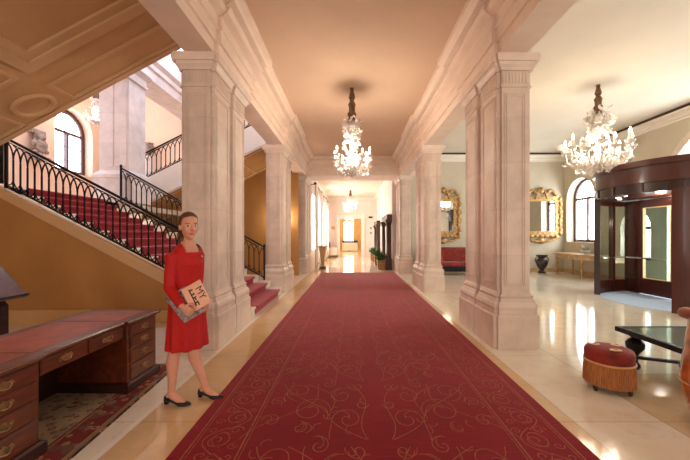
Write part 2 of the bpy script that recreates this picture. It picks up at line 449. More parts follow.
# fanlight + surround above the revolving door
seg = 24; b = MB()
R0, R1, zc = 1.85, 2.03, 2.6
rings = []
for r, d in ((R0, .0), (R0, -.04), (R1, -.04), (R1, 0)):
    rings.append([(RX+d, 7.45-r*math.cos(PI*i/seg), zc+r*math.sin(PI*i/seg)) for i in range(seg+1)])
b.loft(rings, closed=False, cap=False)
struct(b.build('trim_6', M['stone'], smooth=30), 'pale stone arch over the entrance', 'arch')
b = MB(); b.add([(RX+.33, 7.45-R0*math.cos(PI*i/seg), zc+R0*math.sin(PI*i/seg)) for i in range(seg+1)], [tuple(range(seg+1))])
fan = struct(b.build('window_3', M['skyr']), 'fanlight over the entrance', 'window')
b = MB()
for q in (.2, .35, .5, .65, .8):
    b.bar((RX+.28, 7.45, zc), (RX+.28, 7.45-R0*math.cos(PI*q), zc+R0*math.sin(PI*q)), .05, .05)
b.tube([(RX+.28, 7.45-.9*math.cos(PI*i/16), zc+.9*math.sin(PI*i/16)) for i in range(17)], .03, 6)
b.bar((RX+.28, 5.6, zc), (RX+.28, 9.3, zc), .1, .1)
b.build('glazing_bar', M['door'], fan)
b = MB().add([(RX+.36, 5.6, 0), (RX+.36, 9.3, 0), (RX+.36, 9.3, zc), (RX+.36, 5.6, zc)], [(0,1,2,3)])
struct(b.build('window_4', M['skyr']), 'bright street seen through the entrance glass', 'window')

# wall behind the camera; its tall windows are added, unseen daylight sources
b = MB().box(-10.4, 9.6, -6.2, -6.0, 0, 5.2)
struct(b.build('wall_front', M['wallf']), 'wall behind the photographer', 'wall')
for k, (x0, x1) in enumerate(((-1.2, 1.3), (3.4, 5.2), (6.4, 8.2), (-6.2, -3.6))):
    wo = struct(MB().box(x0, x1, -5.98, -5.93, .5, 3.9).build('window_%d' % (20+k), M['door']), 'unseen tall window added for daylight behind the photographer', 'window')
    MB().add([(x0+.1,-5.92,.6),(x1-.1,-5.92,.6),(x1-.1,-5.92,3.8),(x0+.1,-5.92,3.8)], [(0,1,2,3)]).build('window_pane', M['fillb'], wo)

# far corridor walls
struct(MB().box(-2.45, -1.83, 14.72, 24.1, 0, FZ).build('wall_left', M['wallf']), 'white corridor wall with curtained windows', 'wall')
struct(MB().box(1.83, 2.6, 14.72, 24.1, 0, FZ).build('wall_left.001', M['wallf']), 'white corridor wall with carved portals', 'wall')
bpy.data.objects['wall_left.001'].name = 'wall_corridor_right'
b = MB().box(-2.4, -.82, 24.1, 24.3, 0, FZ).box(.75, 2.4, 24.1, 24.3, 0, FZ).box(-.82, .75, 24.1, 24.3, 2.76, FZ)
struct(b.build('wall_end', M['wallf']), 'white end wall of the corridor', 'wall')
b = MB().box(-1.06, -.82, 24.02, 24.1, 0, 2.98).box(.75, .99, 24.02, 24.1, 0, 2.98).box(-1.12, 1.05, 24.0, 24.1, 2.78, 3.02)
struct(b.build('door_1', M['white']), 'white doorway frame at the far end', 'doorway')
cf = [(0,4.12),(.04,4.14),(.04,4.18),(.14,4.26),(.14,FZ),(0,FZ)]
b = MB().prism(cf, lambda p, z, t: (-1.83+p, t, z), 14.5, 24.1).prism(cf, lambda p, z, t: (1.83-p, t, z), 14.5, 24.1).prism(cf, lambda p, z, t: (t, 24.1-p, z), -1.83, 1.83)
struct(b.build('trim_7', M['white']), 'white cornice of the corridor', 'cornice')
# end room
b = MB().box(-3.2, -3, 24.3, 36, 0, 3.6).box(3, 3.2, 24.3, 36, 0, 3.6).box(-3, -.75, 36, 36.2, 0, 3.6).box(.25, 3, 36, 36.2, 0, 3.6).box(-.75, .25, 36, 36.2, 3.0, 3.6).box(-.75, .25, 36, 36.2, 0, .9)
struct(b.build('wall_end_room', M['gatew']), 'ochre walls of the far room', 'wall')
struct(MB().box(-3.2, 3.2, 24.3, 36.2, 3.6, 3.7).build('ceiling.005', M['ceilf']), 'ceiling of the far room', 'ceiling')
struct(MB().add([(-.75,36.1,.9),(.25,36.1,.9),(.25,36.1,3),(-.75,36.1,3)], [(0,1,2,3)]).build('window_8', M['skyfar']), 'bright window of the far room', 'window')

# ---- stair hall shell
SX0, LX, STY0, STY1 = -1.83, -6.17, 5.90, 8.72
PLft = lambda a, z, d: (-9.8-d, a, z)
b = MB(); arch_wall(b, PLft, 5.6, 13.2, 0, TOPZ, [(7.4,1.0,3.3,5.2),(11.72,.80,3.72,5.17)], .4)
struct(b.build('wall_left_stair', M['pinkw'], recalc=False), 'cream wall of the stair landing with an arched window', 'wall')
arch_window('window_9', PLft, 11.72, .80, 3.72, 5.17, M['skyl'], M['door'], 'tall arched window over the stair landing', .3, .14)
arch_window('window_10', PLft, 7.4, 1.0, 3.3, 5.2, M['skyl'], M['door'], 'unseen arched window added to light the stair landing', .3)  # out of frame, added to brighten the landing
b = MB().box(-10.3, -2.4, 13.2, 13.4, 0, TOPZ)
struct(b.build('wall_far_stair', M['pinkw']), 'cream far wall of the stair hall', 'wall')
struct(MB().prism([(-9.79,0),(-9.79,1.9),(-7.9,1.9),(-2.26,4.6),(-2.26,3.9),(-2.0,3.9),(-2.0,0)], lambda x, z, t: (x, t, z), 12.53, 12.66).build('wall_ochre', M['ochre']), 'ochre wall under the far flight', 'wall')
struct(MB().box(-2.24, -2.19, 2.6, 13.2, 4.98, TOPZ).build('wall_upper', M['white']), 'white upper wall over the left piers', 'wall')
struct(MB().box(-7.2, -7.0, -6, 5.8, 0, 5.6).build('wall_alcove', M['ochre']), 'ochre side wall of the desk alcove', 'wall')
b = MB().box(-10, -7.05, 5.4, 5.6, 2.4, TOPZ)
struct(b.build('wall_landing', M['pinkw']), 'near wall of the stair landing', 'wall')
b = MB().prism([(-7.0,2.63),(-2.25,5.19),(-2.25,TOPZ),(-7.0,TOPZ)], lambda x, z, t: (x, t, z), 2.50, 2.62)  # added out of view to stop outside light leaking into the alcove
b.box(-7.2, -7.0, 2.5, 5.4, 5.6, TOPZ)
struct(b.build('wall_alcove_upper', M['pinkw']), 'unseen upper wall added to keep outside light off the alcove', 'wall')
# spandrel wall below the lower flight, and its skirting
Z1 = 2.4
b = MB(); fn = lambda x, z, t: (x, t, z)
b.prism([(-2.385,0),(-2.385,.22),(LX,2.22),(-9.8,2.22),(-9.8,0)], fn, 5.72, 5.83)
struct(b.build('wall_stair', M['ochre']), 'ochre wall below the stair balustrade', 'wall')
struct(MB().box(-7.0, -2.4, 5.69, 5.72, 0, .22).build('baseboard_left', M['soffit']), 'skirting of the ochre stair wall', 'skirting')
struct(MB().box(-9.8, LX, 5.83, 13.2, 2.24, 2.4).build('floor.002', M['marble']), 'marble stair landing', 'floor')

struct(MB().add([(-8.6,6.4,TOPZ-.01),(-3.4,6.4,TOPZ-.01),(-3.4,11.6,TOPZ-.01),(-8.6,11.6,TOPZ-.01)], [(0,1,2,3)]).build('window_15', M['filltop']), 'unseen glowing panel added to light the stair hall', 'window')  # invented skylight above the frame, brightens the pillar and steps
# ------------------------------------------------------------------ piers
W = .615
def poly(d, m=.045):
    y1, y2 = .745-.012-d, .745+.012+d
    return [(d+m,d),(W-d-m,d),(W-d-m,d+m),(W-d,d+m),(W-d,y1),(W-d-m,y1),(W-d-m,y2),(W-d,y2),(W-d,PL-d-m),(W-d-m,PL-d-m),(W-d-m,PL-d),(d+m,PL-d),(d+m,PL-d-m),(d,PL-d-m),(d,y2),(d+m,y2),(d+m,y1),(d,y1),(d,d+m),(d+m,d+m)]
PP = [(0,0),(.43,0),(.45,.012)]
PB = [(.452,.018),(.50,.022),(.55,.012),(.59,.022),(.62,.045),(.66,.06),(.69,.05),(.71,.072),(.745,.085)]
PC = [(3.50,.085),(3.505,.07),(3.535,.07),(3.54,.085),(3.72,.082),(3.725,.062),(3.755,.055),(3.79,.03),(3.82,.02),(3.825,.0),(3.89,-.014),(3.925,-.014)]
def make_pier():
    root = thing('stone_pier', 'x', 'pier')
    ring = lambda z, d: [(x, y, z) for x, y in poly(d)]
    MB().loft([ring(z, d) for z, d in PP]).build('plinth', M['stone'], root)
    MB().loft([ring(z, d) for z, d in PB]).build('base_moulding', M['stone'], root)
    b = MB().loft([ring(.745,.085), ring(3.5,.085)])
    d, m = .085, .045; t = .009; w = .016
    def frame(fn, a0, a1, z0, z1):
        for A, B, Z, Y in ((a0,a1,z0,z0+w),(a0,a1,z1-w,z1),(a0,a0+w,z0+w,z1-w),(a1-w,a1,z0+w,z1-w)):
            p, q = fn(A, 0), fn(B, t)
            b.box(min(p[0],q[0]),max(p[0],q[0]),min(p[1],q[1]),max(p[1],q[1]),Z,Y)
    for ins in (.035, .062):
        frame(lambda a, o: (a, d-o), d+m+ins, W-d-m-ins, .79+ins, 3.46-ins)
        frame(lambda a, o: (a, PL-d+o), d+m+ins, W-d-m-ins, .79+ins, 3.46-ins)
        for a0, a1 in ((d+m, .745-.012-d), (.745+.012+d, PL-d-m)):
            frame(lambda a, o: (d-o, a), a0+ins, a1-ins, .79+ins, 3.46-ins)
            frame(lambda a, o: (W-d+o, a), a0+ins, a1-ins, .79+ins, 3.46-ins)
    b.build('shaft', M['stone'], root)
    b = MB().loft([ring(z, dd) for z, dd in PC])
    def flutes(a0, a1, fn):
        n = max(3, int((a1-a0)/.04))
        for i in range(n):
            a = a0 + (a1-a0)*(i+.5)/n
            p, q = fn(a-.012, 0), fn(a+.012, .010)
            b.box(min(p[0],q[0]),max(p[0],q[0]),min(p[1],q[1]),max(p[1],q[1]),3.56,3.70)
    flutes(d+m, W-d-m, lambda a, o: (a, d-o)); flutes(d+m, W-d-m, lambda a, o: (a, PL-d+o))
    for a0, a1 in ((d+m, .745-.012-d), (.745+.012+d, PL-d-m)):
        flutes(a0, a1, lambda a, o: (d-o, a)); flutes(a0, a1, lambda a, o: (W-d+o, a))
    b.build('capital', M['stone'], root)
    return root
pier = make_pier()
labels = {(0,1):'broad stone pier at right of the carpet, nearest the camera', (1,1):'second stone pier along the right edge of the carpet', (2,1):'farthest stone pier on the right of the hall',
          (0,-1):'broad stone pier just behind the woman in red', (1,-1):'stone pier at left where the red steps start', (2,-1):'farthest stone pier on the left, before the curtains'}
first = True
for k, y in enumerate(PIERY):
    for s in (1, -1):
        o = pier if first else copy_tree(pier); first = False
        o.location = (1.90 if s > 0 else mir(1.90)-W, y if s > 0 else y-.02, 0)
        o['label'] = labels[(k, s)]; o['group'] = 'stone piers lining the hall'

# ------------------------------------------------------------------ stairs
NS, RI, TR = 15, .16, .31
st = thing('staircase', 'marble staircase with red runner climbing left behind the first pier', 'staircase', (SX0, 7.3, 0))
run = MB(); prev = None
for i in range(NS):
    x1 = SX0 - i*TR; z = (i+1)*RI
    y0, y1 = STY0-.03, STY1+.03
    b = MB().box(x1-TR-.02, x1, y0, y1, 0 if i == 0 else z-RI-.02, z-.03).box(x1-TR-.02, x1+.03, y0, y1, z-.03, z)
    b.build('step', M['marble'], st)
    ra, rb = STY0+.38, STY1-.48
    run.box(x1-TR, x1+.045, ra, rb, z, z+.012).box(x1+.031, x1+.045, ra, rb, z-.045, z).box(x1, x1+.010, ra, rb, z-RI+.012, z-.03).tube([(x1+.036, ra, z-.010), (x1+.036, rb, z-.010)], .024, 8)
run.build('carpet_runner', M['stairred'], st)
struct(MB().prism([(-2.385,.22),(-2.385,.44),(LX,2.38),(LX-.1,2.42),(-9.8,2.42),(-9.8,2.22),(LX,2.22)], fn, 5.70, 5.86).build('trim_8', M['soffitm']), 'pale stone string along the stair', 'stair string')

# baluster in local frame: x along, slope given by shear
def railing(name, label, xa, za, xb, zb, y, h, step, group, newel=None):
    root = thing(name, label, 'railing', (xa, y, za), group)
    m = (zb-za)/(xb-xa); n = max(2, int(round(abs(xb-xa)/step))); dx = (xb-xa)/n
    b = MB(); b.tube([(xa-.02*math.copysign(1,dx), y, za+h), (xb, y, zb+h)], .024, 8); b.bar((xa, y, za+h-.05), (xb, y, zb+h-.05), .02, .014)
    b.build('top_rail', M['iron'], root, 40)
    b = MB(); b.bar((xa, y, za+.04), (xb, y, zb+.04), .03, .022); b.build('bottom_rail', M['iron'], root)
    g = MB()
    g.bar((0,0,.04), (0,0,h*.62), .021, .021)
    def P(t, z): return (t*dx, 0, z + m*t*dx)
    for s in (-1, 1):
        g.tube([P(s*(1-math.cos(t*PI/2)), h*(.62+.31*math.sin(t*PI/2))) for t in (0,.2,.4,.6,.8,1)], .012, 4)
        g.tube([P(s*(1-math.cos(t*PI/2)), h*(.24-.18*math.sin(t*PI/2))) for t in (0,.25,.5,.75,1)], .010, 4)
    proto = None
    for i in range(1, n):
        if proto is None:
            proto = g.build('baluster', M['iron'], None); o = proto
        else:
            o = proto.copy(); COL.objects.link(o)
        o.parent = root; o.location = (i*dx, 0, i*dx*m)
    for (px, pz) in ((xa, za), (xb, zb)):
        q = MB(); q.bar((px, y, pz-.02), (px, y, pz+h+.02), .04, .04); q.ell((px, y, pz+h+.05), (.035,.035,.04), 10, 6); q.build('newel_post', M['iron'], root, 40)
    return root
G = 'wrought iron stair railings'
railing('stair_railing', 'black wrought-iron railing above the ochre wall, in front of the red stairs', -2.43, .455, -6.06, 2.36, 5.80, .86, .127, G)
railing('stair_railing', 'black iron railing on the far side of the red stairs, ending beside the second pier', -2.28, .36, -6.05, 2.45, 8.68, .84, .135, G)
r3 = railing('stair_railing', 'black iron railing on the upper white flight rising right behind the big white pillar', -7.6, 2.53, -2.4, 5.15, 10.03, .80, .14, G)
# landing newel panel at the left edge
q = thing('newel_panel', 'short iron scroll panel where the front railing meets the landing, at left edge', 'railing', (-6.28, 5.80, 2.42))
b = MB()
for x in (-6.14, -6.42): b.bar((x, 5.80, 2.42), (x, 5.80, 3.30), .035, .035)
b.bar((-6.10, 5.80, 3.28), (-7.0, 5.80, 3.28), .05, .04); b.bar((-6.10, 5.80, 2.46), (-7.0, 5.80, 2.46), .03, .02)
b.build('post_frame', M['iron'], q)
b = MB()
for zc2 in (2.62, 2.86, 3.10):
    for s in (-1, 1):
        b.tube([(-6.28+s*(.055+.045*math.cos(a)), 5.80, zc2+.09*math.sin(a)*(1-.05*k)) for k, a in enumerate([2*PI*j/10 for j in range(11)])], .008, 4)
b.build('scrollwork', M['iron'], q)

# far return flight (white string, ochre underside)
fl = thing('stair_flight', 'white upper flight rising to the right behind the white pillar', 'staircase', (-5, 11.2, 2.4))
b = MB().prism([(-7.9,2.38),(-2.27,5.195),(-2.27,4.445),(-7.5,1.83),(-7.9,1.83)], fn, 9.95, 10.12); b.build('string', M['white'], fl)
b = MB().prism([(-7.9,2.2),(-2.27,5.015),(-2.27,4.485),(-7.5,1.87),(-7.9,1.87)], fn, 10.12, 12.52); b.build('flight_slab', M['ochre'], fl)
b = MB()
for yy in (10.3, 12.2):
    b.bar((-7.4, yy, 1.90), (-2.25, yy, 4.475), .07, .03)
for k in range(5):
    x = -7.0+k*1.15; b.bar((x, 10.3, 1.90+(x+7.4)*.5), (x, 12.2, 1.90+(x+7.4)*.5), .06, .03)
b.build('soffit_moulding', M['soffitm'], fl)

# near return flight overhead: coffered sloping soffit
sl = .539; zs = lambda x: 6.396 + sl*x
nf = thing('stair_flight', 'sloping coffered underside of the stair flight above the desk', 'staircase', (-5, 4.2, 3.5))
XA, XB = -6.97, -2.32
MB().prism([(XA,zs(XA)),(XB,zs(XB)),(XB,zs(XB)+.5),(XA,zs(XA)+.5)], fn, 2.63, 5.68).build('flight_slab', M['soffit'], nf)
N = Vector((-sl, 0, 1)).normalized()
def P3(x, y, o): return Vector((x, y, zs(x))) - N*o
def sbox(b, x0, x1, y0, y1, o0, o1):
    vs = [P3(x, y, o) for o in (o0, o1) for x, y in ((x0,y0),(x1,y0),(x1,y1),(x0,y1))]
    b.add(vs, [(3,2,1,0),(4,5,6,7),(0,1,5,4),(1,2,6,5),(2,3,7,6),(3,0,4,7)])
def sframe(b, x0, x1, y0, y1, w, o):
    sbox(b, x0, x1, y0, y0+w, 0, o); sbox(b, x0, x1, y1-w, y1, 0, o); sbox(b, x0, x0+w, y0+w, y1-w, 0, o); sbox(b, x1-w, x1, y0+w, y1-w, 0, o)
b = MB()
sbox(b, XA, XB, 4.70, 5.66, .0, .035)                 # raised flat field around the coffers
for x0, x1 in ((XA, -5.62), (-4.72, -4.6)):
    pass
sbox(b, -5.55, -4.66, 2.63, 4.70, 0, .035)
b.build('raised_field', M['soffit'], nf)
b = MB()
for x0, x1 in ((-4.66, -2.3), (-6.95, -5.55)):
    sframe(b, x0, x1, 2.65, 4.74, .15, .075); sframe(b, x0+.15, x1-.15, 2.80, 4.59, .12, .04)
b.build('coffer_moulding', M['soffitm'], nf)
b = MB()
def panel(x0, x1, y0, y1, w=.055): 
    for (A,B,C,D) in ((x0,x1,y0,y0+w),(x0,x1,y1-w,y1),(x0,x0+w,y0+w,y1-w),(x1-w,x1,y0+w,y1-w)): sbox(b, A, B, C, D, .035, .062)
panel(-4.72, -2.3, 5.08, 5.58); panel(-6.95, -5.52, 5.08, 5.58); panel(-5.4, -4.80, 3.0, 4.75)
b.build('panel_moulding', M['soffitm'], nf)
b = MB(); pts = [P3(-5.12+.25*math.cos(2*PI*k/28), 5.31+.22*math.sin(2*PI*k/28), .037) for k in range(29)]; b.tube(pts, .045, 6)
b.build('roundel', M['soffitm'], nf, 40)
sbx = MB(); sbox(sbx, XA, XB, 5.60, 5.70, -.02, .065); sbx.build('edge_moulding', M['soffitm'], nf)

# white landing pillar + beam
lp = thing('landing_pillar', 'massive white pillar standing on the stair landing', 'pillar', (-6.33, 9.2, 2.4))
def sq(x0, x1, y0, y1, z): return [(x0,y0,z),(x1,y0,z),(x1,y1,z),(x0,y1,z)]
def sqr(e, z): return sq(-6.76-e, -5.96+e, 8.86-e, 9.56+e, z)
MB().loft([sqr(.10,2.4), sqr(.10,3.05), sqr(.12,3.06), sqr(.12,3.14)]).build('plinth', M['stonew'], lp)
b = MB().loft([sqr(.09,3.14), sqr(.08,3.18), sqr(.02,3.24), sqr(0,3.27), sqr(0,5.72)])
for x0, x1 in ((-6.70,-6.38),(-6.34,-6.02)): b.box(x0, x1, 8.845, 8.86, 3.36, 5.6)
b.build('shaft', M['stonew'], lp)
MB().loft([sqr(0,5.72), sqr(.05,5.74), sqr(.05,5.80), sqr(.02,5.82), sqr(.03,5.95), sqr(.12,6.06), sqr(.14,6.08), sqr(.14,6.14)]).build('capital', M['stonew'], lp)
b = MB().prism([(-5.94,6.14),(-5.94,6.42),(-5.88,6.46),(-5.88,6.60),(-5.78,6.70),(-5.78,TOPZ),(-6.8,TOPZ),(-6.8,6.14)], lambda p, z, t: (p, t, z), 5.4, 13.2)
struct(b.build('trim_9', M['stonew']), 'white beam over the landing pillar', 'beam')

# carved wall sculpture + urn + small chandelier on landing
b = MB(); c = Vector((-9.66, 10.2, 4.3))
b.ell(c+Vector((.05,0,.28)), (.13,.17,.18), 12, 8); b.ell(c+Vector((.03,0,0)), (.12,.26,.26), 12, 8); b.ell(c+Vector((.02,0,-.35)), (.1,.15,.18), 12, 8)
for k in range(14): b.ell(c+Vector((.08, random.uniform(-.26,.26), random.uniform(-.42,.42))), (.07,.07,.06), 8, 5)
b.box(-9.80, -9.64, 9.98, 10.42, 4.66, 4.78)
tag(b.build('carved_bracket', M['sculpt'], smooth=60), 'grey carved stone bracket on the landing wall left of the arched window', 'carving')
u = thing('urn', 'small pale urn on a tall pedestal on the landing, behind the upper railing', 'urn', (-7.9, 12.93, 2.4))
MB().lathe([(.2,0),(.2,.1),(.15,.14),(.15,2.1),(.19,2.14),(.19,2.22)], 4, (-7.9,12.93,2.4)).build('pedestal', M['stonew'], u)
MB().lathe([(.08,2.22),(.05,2.29),(.15,2.42),(.19,2.56),(.12,2.68),(.16,2.73),(.02,2.74)], 16, (-7.9,12.93,2.4)).build('body', M['sculpt'], u, 40)

# ------------------------------------------------------------------ carpet and rug
CZ = .012
def cx(side, y):
    t = (y-1.2)/12.3
    return (-1.24+.04*t) if side < 0 else (1.652+.12*t)
Y0c, Y1c = .4, 13.45
car = MB()
car.add([(cx(-1,Y0c),Y0c,0),(cx(1,Y0c),Y0c,0),(cx(1,Y1c),Y1c,0),(cx(-1,Y1c),Y1c,0),(cx(-1,Y0c),Y0c,CZ),(cx(1,Y0c),Y0c,CZ),(cx(1,Y1c),Y1c,CZ),(cx(-1,Y1c),Y1c,CZ)],
        [(3,2,1,0),(4,5,6,7),(0,1,5,4),(1,2,6,5),(2,3,7,6),(3,0,4,7)])
def ribbon(pts, w, z=CZ+.0012):
    n = len(pts); vs = []
    for i, p in enumerate(pts):
        a, c = pts[max(i-1,0)], pts[min(i+1,n-1)]
        dx, dy = c[0]-a[0], c[1]-a[1]; l = math.hypot(dx, dy) or 1
        vs += [(p[0]-dy/l*w/2, p[1]+dx/l*w/2, z), (p[0]+dy/l*w/2, p[1]-dx/l*w/2, z)]
    car.add(vs, [(2*i, 2*i+1, 2*i+3, 2*i+2) for i in range(n-1)], 1)
def spiral(x, y, r, a0, turns, s=1, k=26, aspect=1):
    return [(x+r*(1-.82*i/k)*math.cos(a0+s*turns*2*PI*i/k), y+aspect*r*(1-.82*i/k)*math.sin(a0+s*turns*2*PI*i/k)) for i in range(k+1)]
for s in (-1, 1):
    for off, w in ((.10,.010), (.125,.005), (.46,.010), (.485,.005)):
        ribbon([(cx(s,y)-s*off, y) for y in (Y0c+.1, Y1c-.1)], w)
    k = 0; y = Y0c+.2
    while y < Y1c-.3:
        f = 1 if k % 2 else -1
        xm = cx(s, y)-s*.29
        ribbon(spiral(xm+f*.03, y, .10, PI/2, 1.4, f), .0065); ribbon(spiral(xm-f*.02, y+.05, .13, -PI/2, .6, f, 14), .005); ribbon(spiral(xm-f*.10, y-.06, .04, 0, 1.2, f, 12), .005)
        ribbon(spiral(xm-f*.07, y+.13, .055, 0, 1.2, -f), .007)
        ribbon([(xm+f*.13*math.sin(t*PI/8), y-.16+.04*t) for t in range(9)], .007)
        ribbon(spiral(xm+f*.11, y+.12, .04, PI, 1.1, f, 14), .006)
        y += .30; k += 1
# field motifs mirrored about the centre line
def leafy(pts, w):
    ribbon(pts, w)
y = Y0c+.3; k = 0
while y < 11.8:
    for s in (-1, 1):
        def X(v): return (cx(-1,y)+cx(1,y))/2 + s*v
        def put(pts, w=.0065): ribbon([(X(p), q) for p, q in pts], w)
        for (dx0, dy0, r, a0, tu, d) in ((.24,.02,.13,0,1.3,1),(.56,.16,.17,PI,1.35,-1),(.30,.42,.12,PI/2,1.2,-1),(.70,.50,.14,-PI/2,1.3,1),(.86,.00,.08,0,1.2,1),(.12,.26,.06,PI,1.1,1),
                                          (.44,.66,.09,PI/3,1.1,1),(.88,.30,.07,PI,1.1,-1),(.62,-.10,.07,PI/2,1.0,1),(.16,.60,.07,0,1.1,-1)):
            put(spiral(dx0, y+dy0, r, a0, tu, d, 26, 1.3))
            put(spiral(dx0+.02, y+dy0-.01, r*1.16, a0+.5, .35, d, 10, 1.3), .005)
        for a, c, ph, am in ((.10,.55,0,.12),(.95,-.5,1,.10),(.30,.5,2.2,.09),(.06,.12,.6,.05)):
            put([(a+c*t+am*math.sin(t*2*PI+ph), y-.25+.9*t) for t in [i/22 for i in range(23)]], .006)
        for q in range(9):   # little leaf hooks along the stems
            px_, py_ = random.uniform(.08,.95), y+random.uniform(-.2,.7); a = random.uniform(0, 6.28)
            put([(px_+.05*math.cos(a+u_*1.6)*u_*1.5, py_+.07*math.sin(a+u_*1.6)*u_*1.5) for u_ in [i/8 for i in range(9)]], .006)
    y += .98; k += 1
for off in (.10, .46): ribbon([(cx(-1,Y1c)+off, Y1c-off), (cx(1,Y1c)-off, Y1c-off)], .01)
tag(car.build('carpet', [M['carpet'], M['gold']], recalc=False), 'long crimson carpet with gold scrollwork running down the hall', 'carpet')

rug = MB().box(-RUGHW, RUGHW, -RUGHL, RUGHL, 0, .01).build('rug', M['rug'])
rug.location = (-3.12, 2.07, .001); rug.rotation_euler = (0,0,math.radians(4.5))
tag(rug, 'worn beige and red oriental rug under the mahogany desk', 'rug')

# ------------------------------------------------------------------ pedestal desk
DX1, DX0 = -2.12, -2.84
DY = [1.745, 2.266, 3.134, 3.613]
dk = thing('pedestal_desk', 'mahogany pedestal desk with red leather top, standing on the rug', 'desk', (-2.48, 2.68, .012))
zt = .690
def outline(e, z):
    a, bb = DX1+.03+e, DX1+e
    return [(DX0-e,DY[0]-e,z),(bb,DY[0]-e,z),(bb,DY[1]+e,z),(a,DY[1]+e,z),(a,DY[2]-e,z),(bb,DY[2]-e,z),(bb,DY[3]+e,z),(DX0-e,DY[3]+e,z)]
# centre section recedes, ends break forward
def outl(e, z, rec=.035):
    bb, a = DX1+e, DX1+e-rec
    return [(DX0-e,DY[0]-e,z),(bb,DY[0]-e,z),(bb,DY[1]+e,z),(a,DY[1]+e,z),(a,DY[2]-e,z),(bb,DY[2]-e,z),(bb,DY[3]+e,z),(DX0-e,DY[3]+e,z)]
MB().loft([outl(.005,zt-.038), outl(.018,zt-.03), outl(.024,zt-.012), outl(.016,zt)]).build('desk_top', M['mahog'], dk)
b = MB()
for y0, y1 in ((DY[0]+.06, DY[1]-.0), (DY[1]+.02, DY[2]-.02), (DY[2]+.0, DY[3]-.06)):
    b.box(DX0+.07, DX1-.10, y0, y1, zt, zt+.002)
b.build('leather_inset', M['leather'], dk)
def handle(par, y, z, x):
    h = MB()
    pl = [(-.055,0),(-.04,.016),(-.018,.012),(0,.022),(.018,.012),(.04,.016),(.055,0),(.04,-.016),(.018,-.012),(0,-.024),(-.018,-.012),(-.04,-.016)]
    pl = [(p*1.25, q*1.35) for p, q in pl]
    h.prism(pl, lambda p, q, t: (x+t, y+p, z+q), 0, .004)
    h.tube([(x+.006+.016*math.sin(PI*i/10), y-.038*math.cos(PI*i/10), z-.02*math.sin(PI*i/10)) for i in range(11)], .0045, 6)
    for s in (-1, 1): h.ell((x+.008, y+s*.038, z), (.008,.008,.008), 8, 5)
    h.build('handle', M['brass'], par, 40)
def ped(y0, y1, far):
    c = MB().box(DX0+.02, DX1-.012, y0, y1, .10, zt-.038); c.build('pedestal', M['mahog'], dk, bevel=.004)
    MB().loft([[(DX0, y0-.015, z), (DX1+e, y0-.015-e, z), (DX1+e, y1+.015+e, z), (DX0, y1+.015+e, z)] for z, e in ((.012,.018),(.085,.018),(.10,.0))]).build('pedestal_plinth', M['mahogd'], dk)
    zz = [.11, .27, .405, .53, .645]
    for i in range(4):
        d = MB().box(DX1-.012, DX1+.002, y0+.028, y1-.028, zz[i]+.008, zz[i+1]-.008)
        d.box(DX1+.002, DX1+.006, y0+.04, y1-.04, zz[i]+.02, zz[i+1]-.02)
        do = d.build('drawer', M['mahog'], dk, bevel=.002)
        handle(do, (y0+y1)/2, (zz[i]+zz[i+1])/2, DX1+.006)
ped(DY[0]+.01, DY[1]-.012, False); ped(DY[2]+.012, DY[3]-.01, True)
MB().box(DX0+.02, DX1-.045, DY[1]-.01, DY[2]+.01, .525, zt-.038).build('apron', M['mahog'], dk, bevel=.003)
ym = (DY[1]+DY[2])/2
for y0, y1 in ((DY[1]+.01, ym-.005), (ym+.005, DY[2]-.01)):
    do = MB().box(DX1-.045, DX1-.033, y0+.012, y1-.012, .535, zt-.05).box(DX1-.033, DX1-.03, y0+.022, y1-.022, .545, zt-.06).build('drawer', M['mahog'], dk, bevel=.002)
    handle(do, (y0+y1)/2, .592, DX1-.03)
MB().box(DX0+.03, DX0+.05, DY[1]-.012, DY[2]+.012, .012, .525).build('modesty_panel', M['mahogd'], dk)

# slanted lectern at the far left
le = thing('lectern', 'dark wooden lectern with a slanted top, half cut off by the left edge', 'lectern', (-4.12, 3.62, 0))
MB().prism([(-3.90,.795),(-4.36,1.285),(-4.39,1.26),(-3.93,.765)], fn, 3.27, 3.98).build('slanted_top', M['mahog'], le, bevel=.004)
MB().prism([(-3.895,.79),(-3.915,.765),(-3.88,.79),(-3.87,.815)], fn, 3.27, 3.98).build('book_ledge', M['mahogd'], le)
MB().prism([(-3.98,.0),(-3.98,.70),(-4.34,1.08),(-4.34,0)], fn, 3.36, 3.84).build('body', M['mahogd'], le, bevel=.006)
MB().box(-4.37, -3.95, 3.33, 3.87, 0, .08).build('plinth', M['mahogd'], le, bevel=.006)

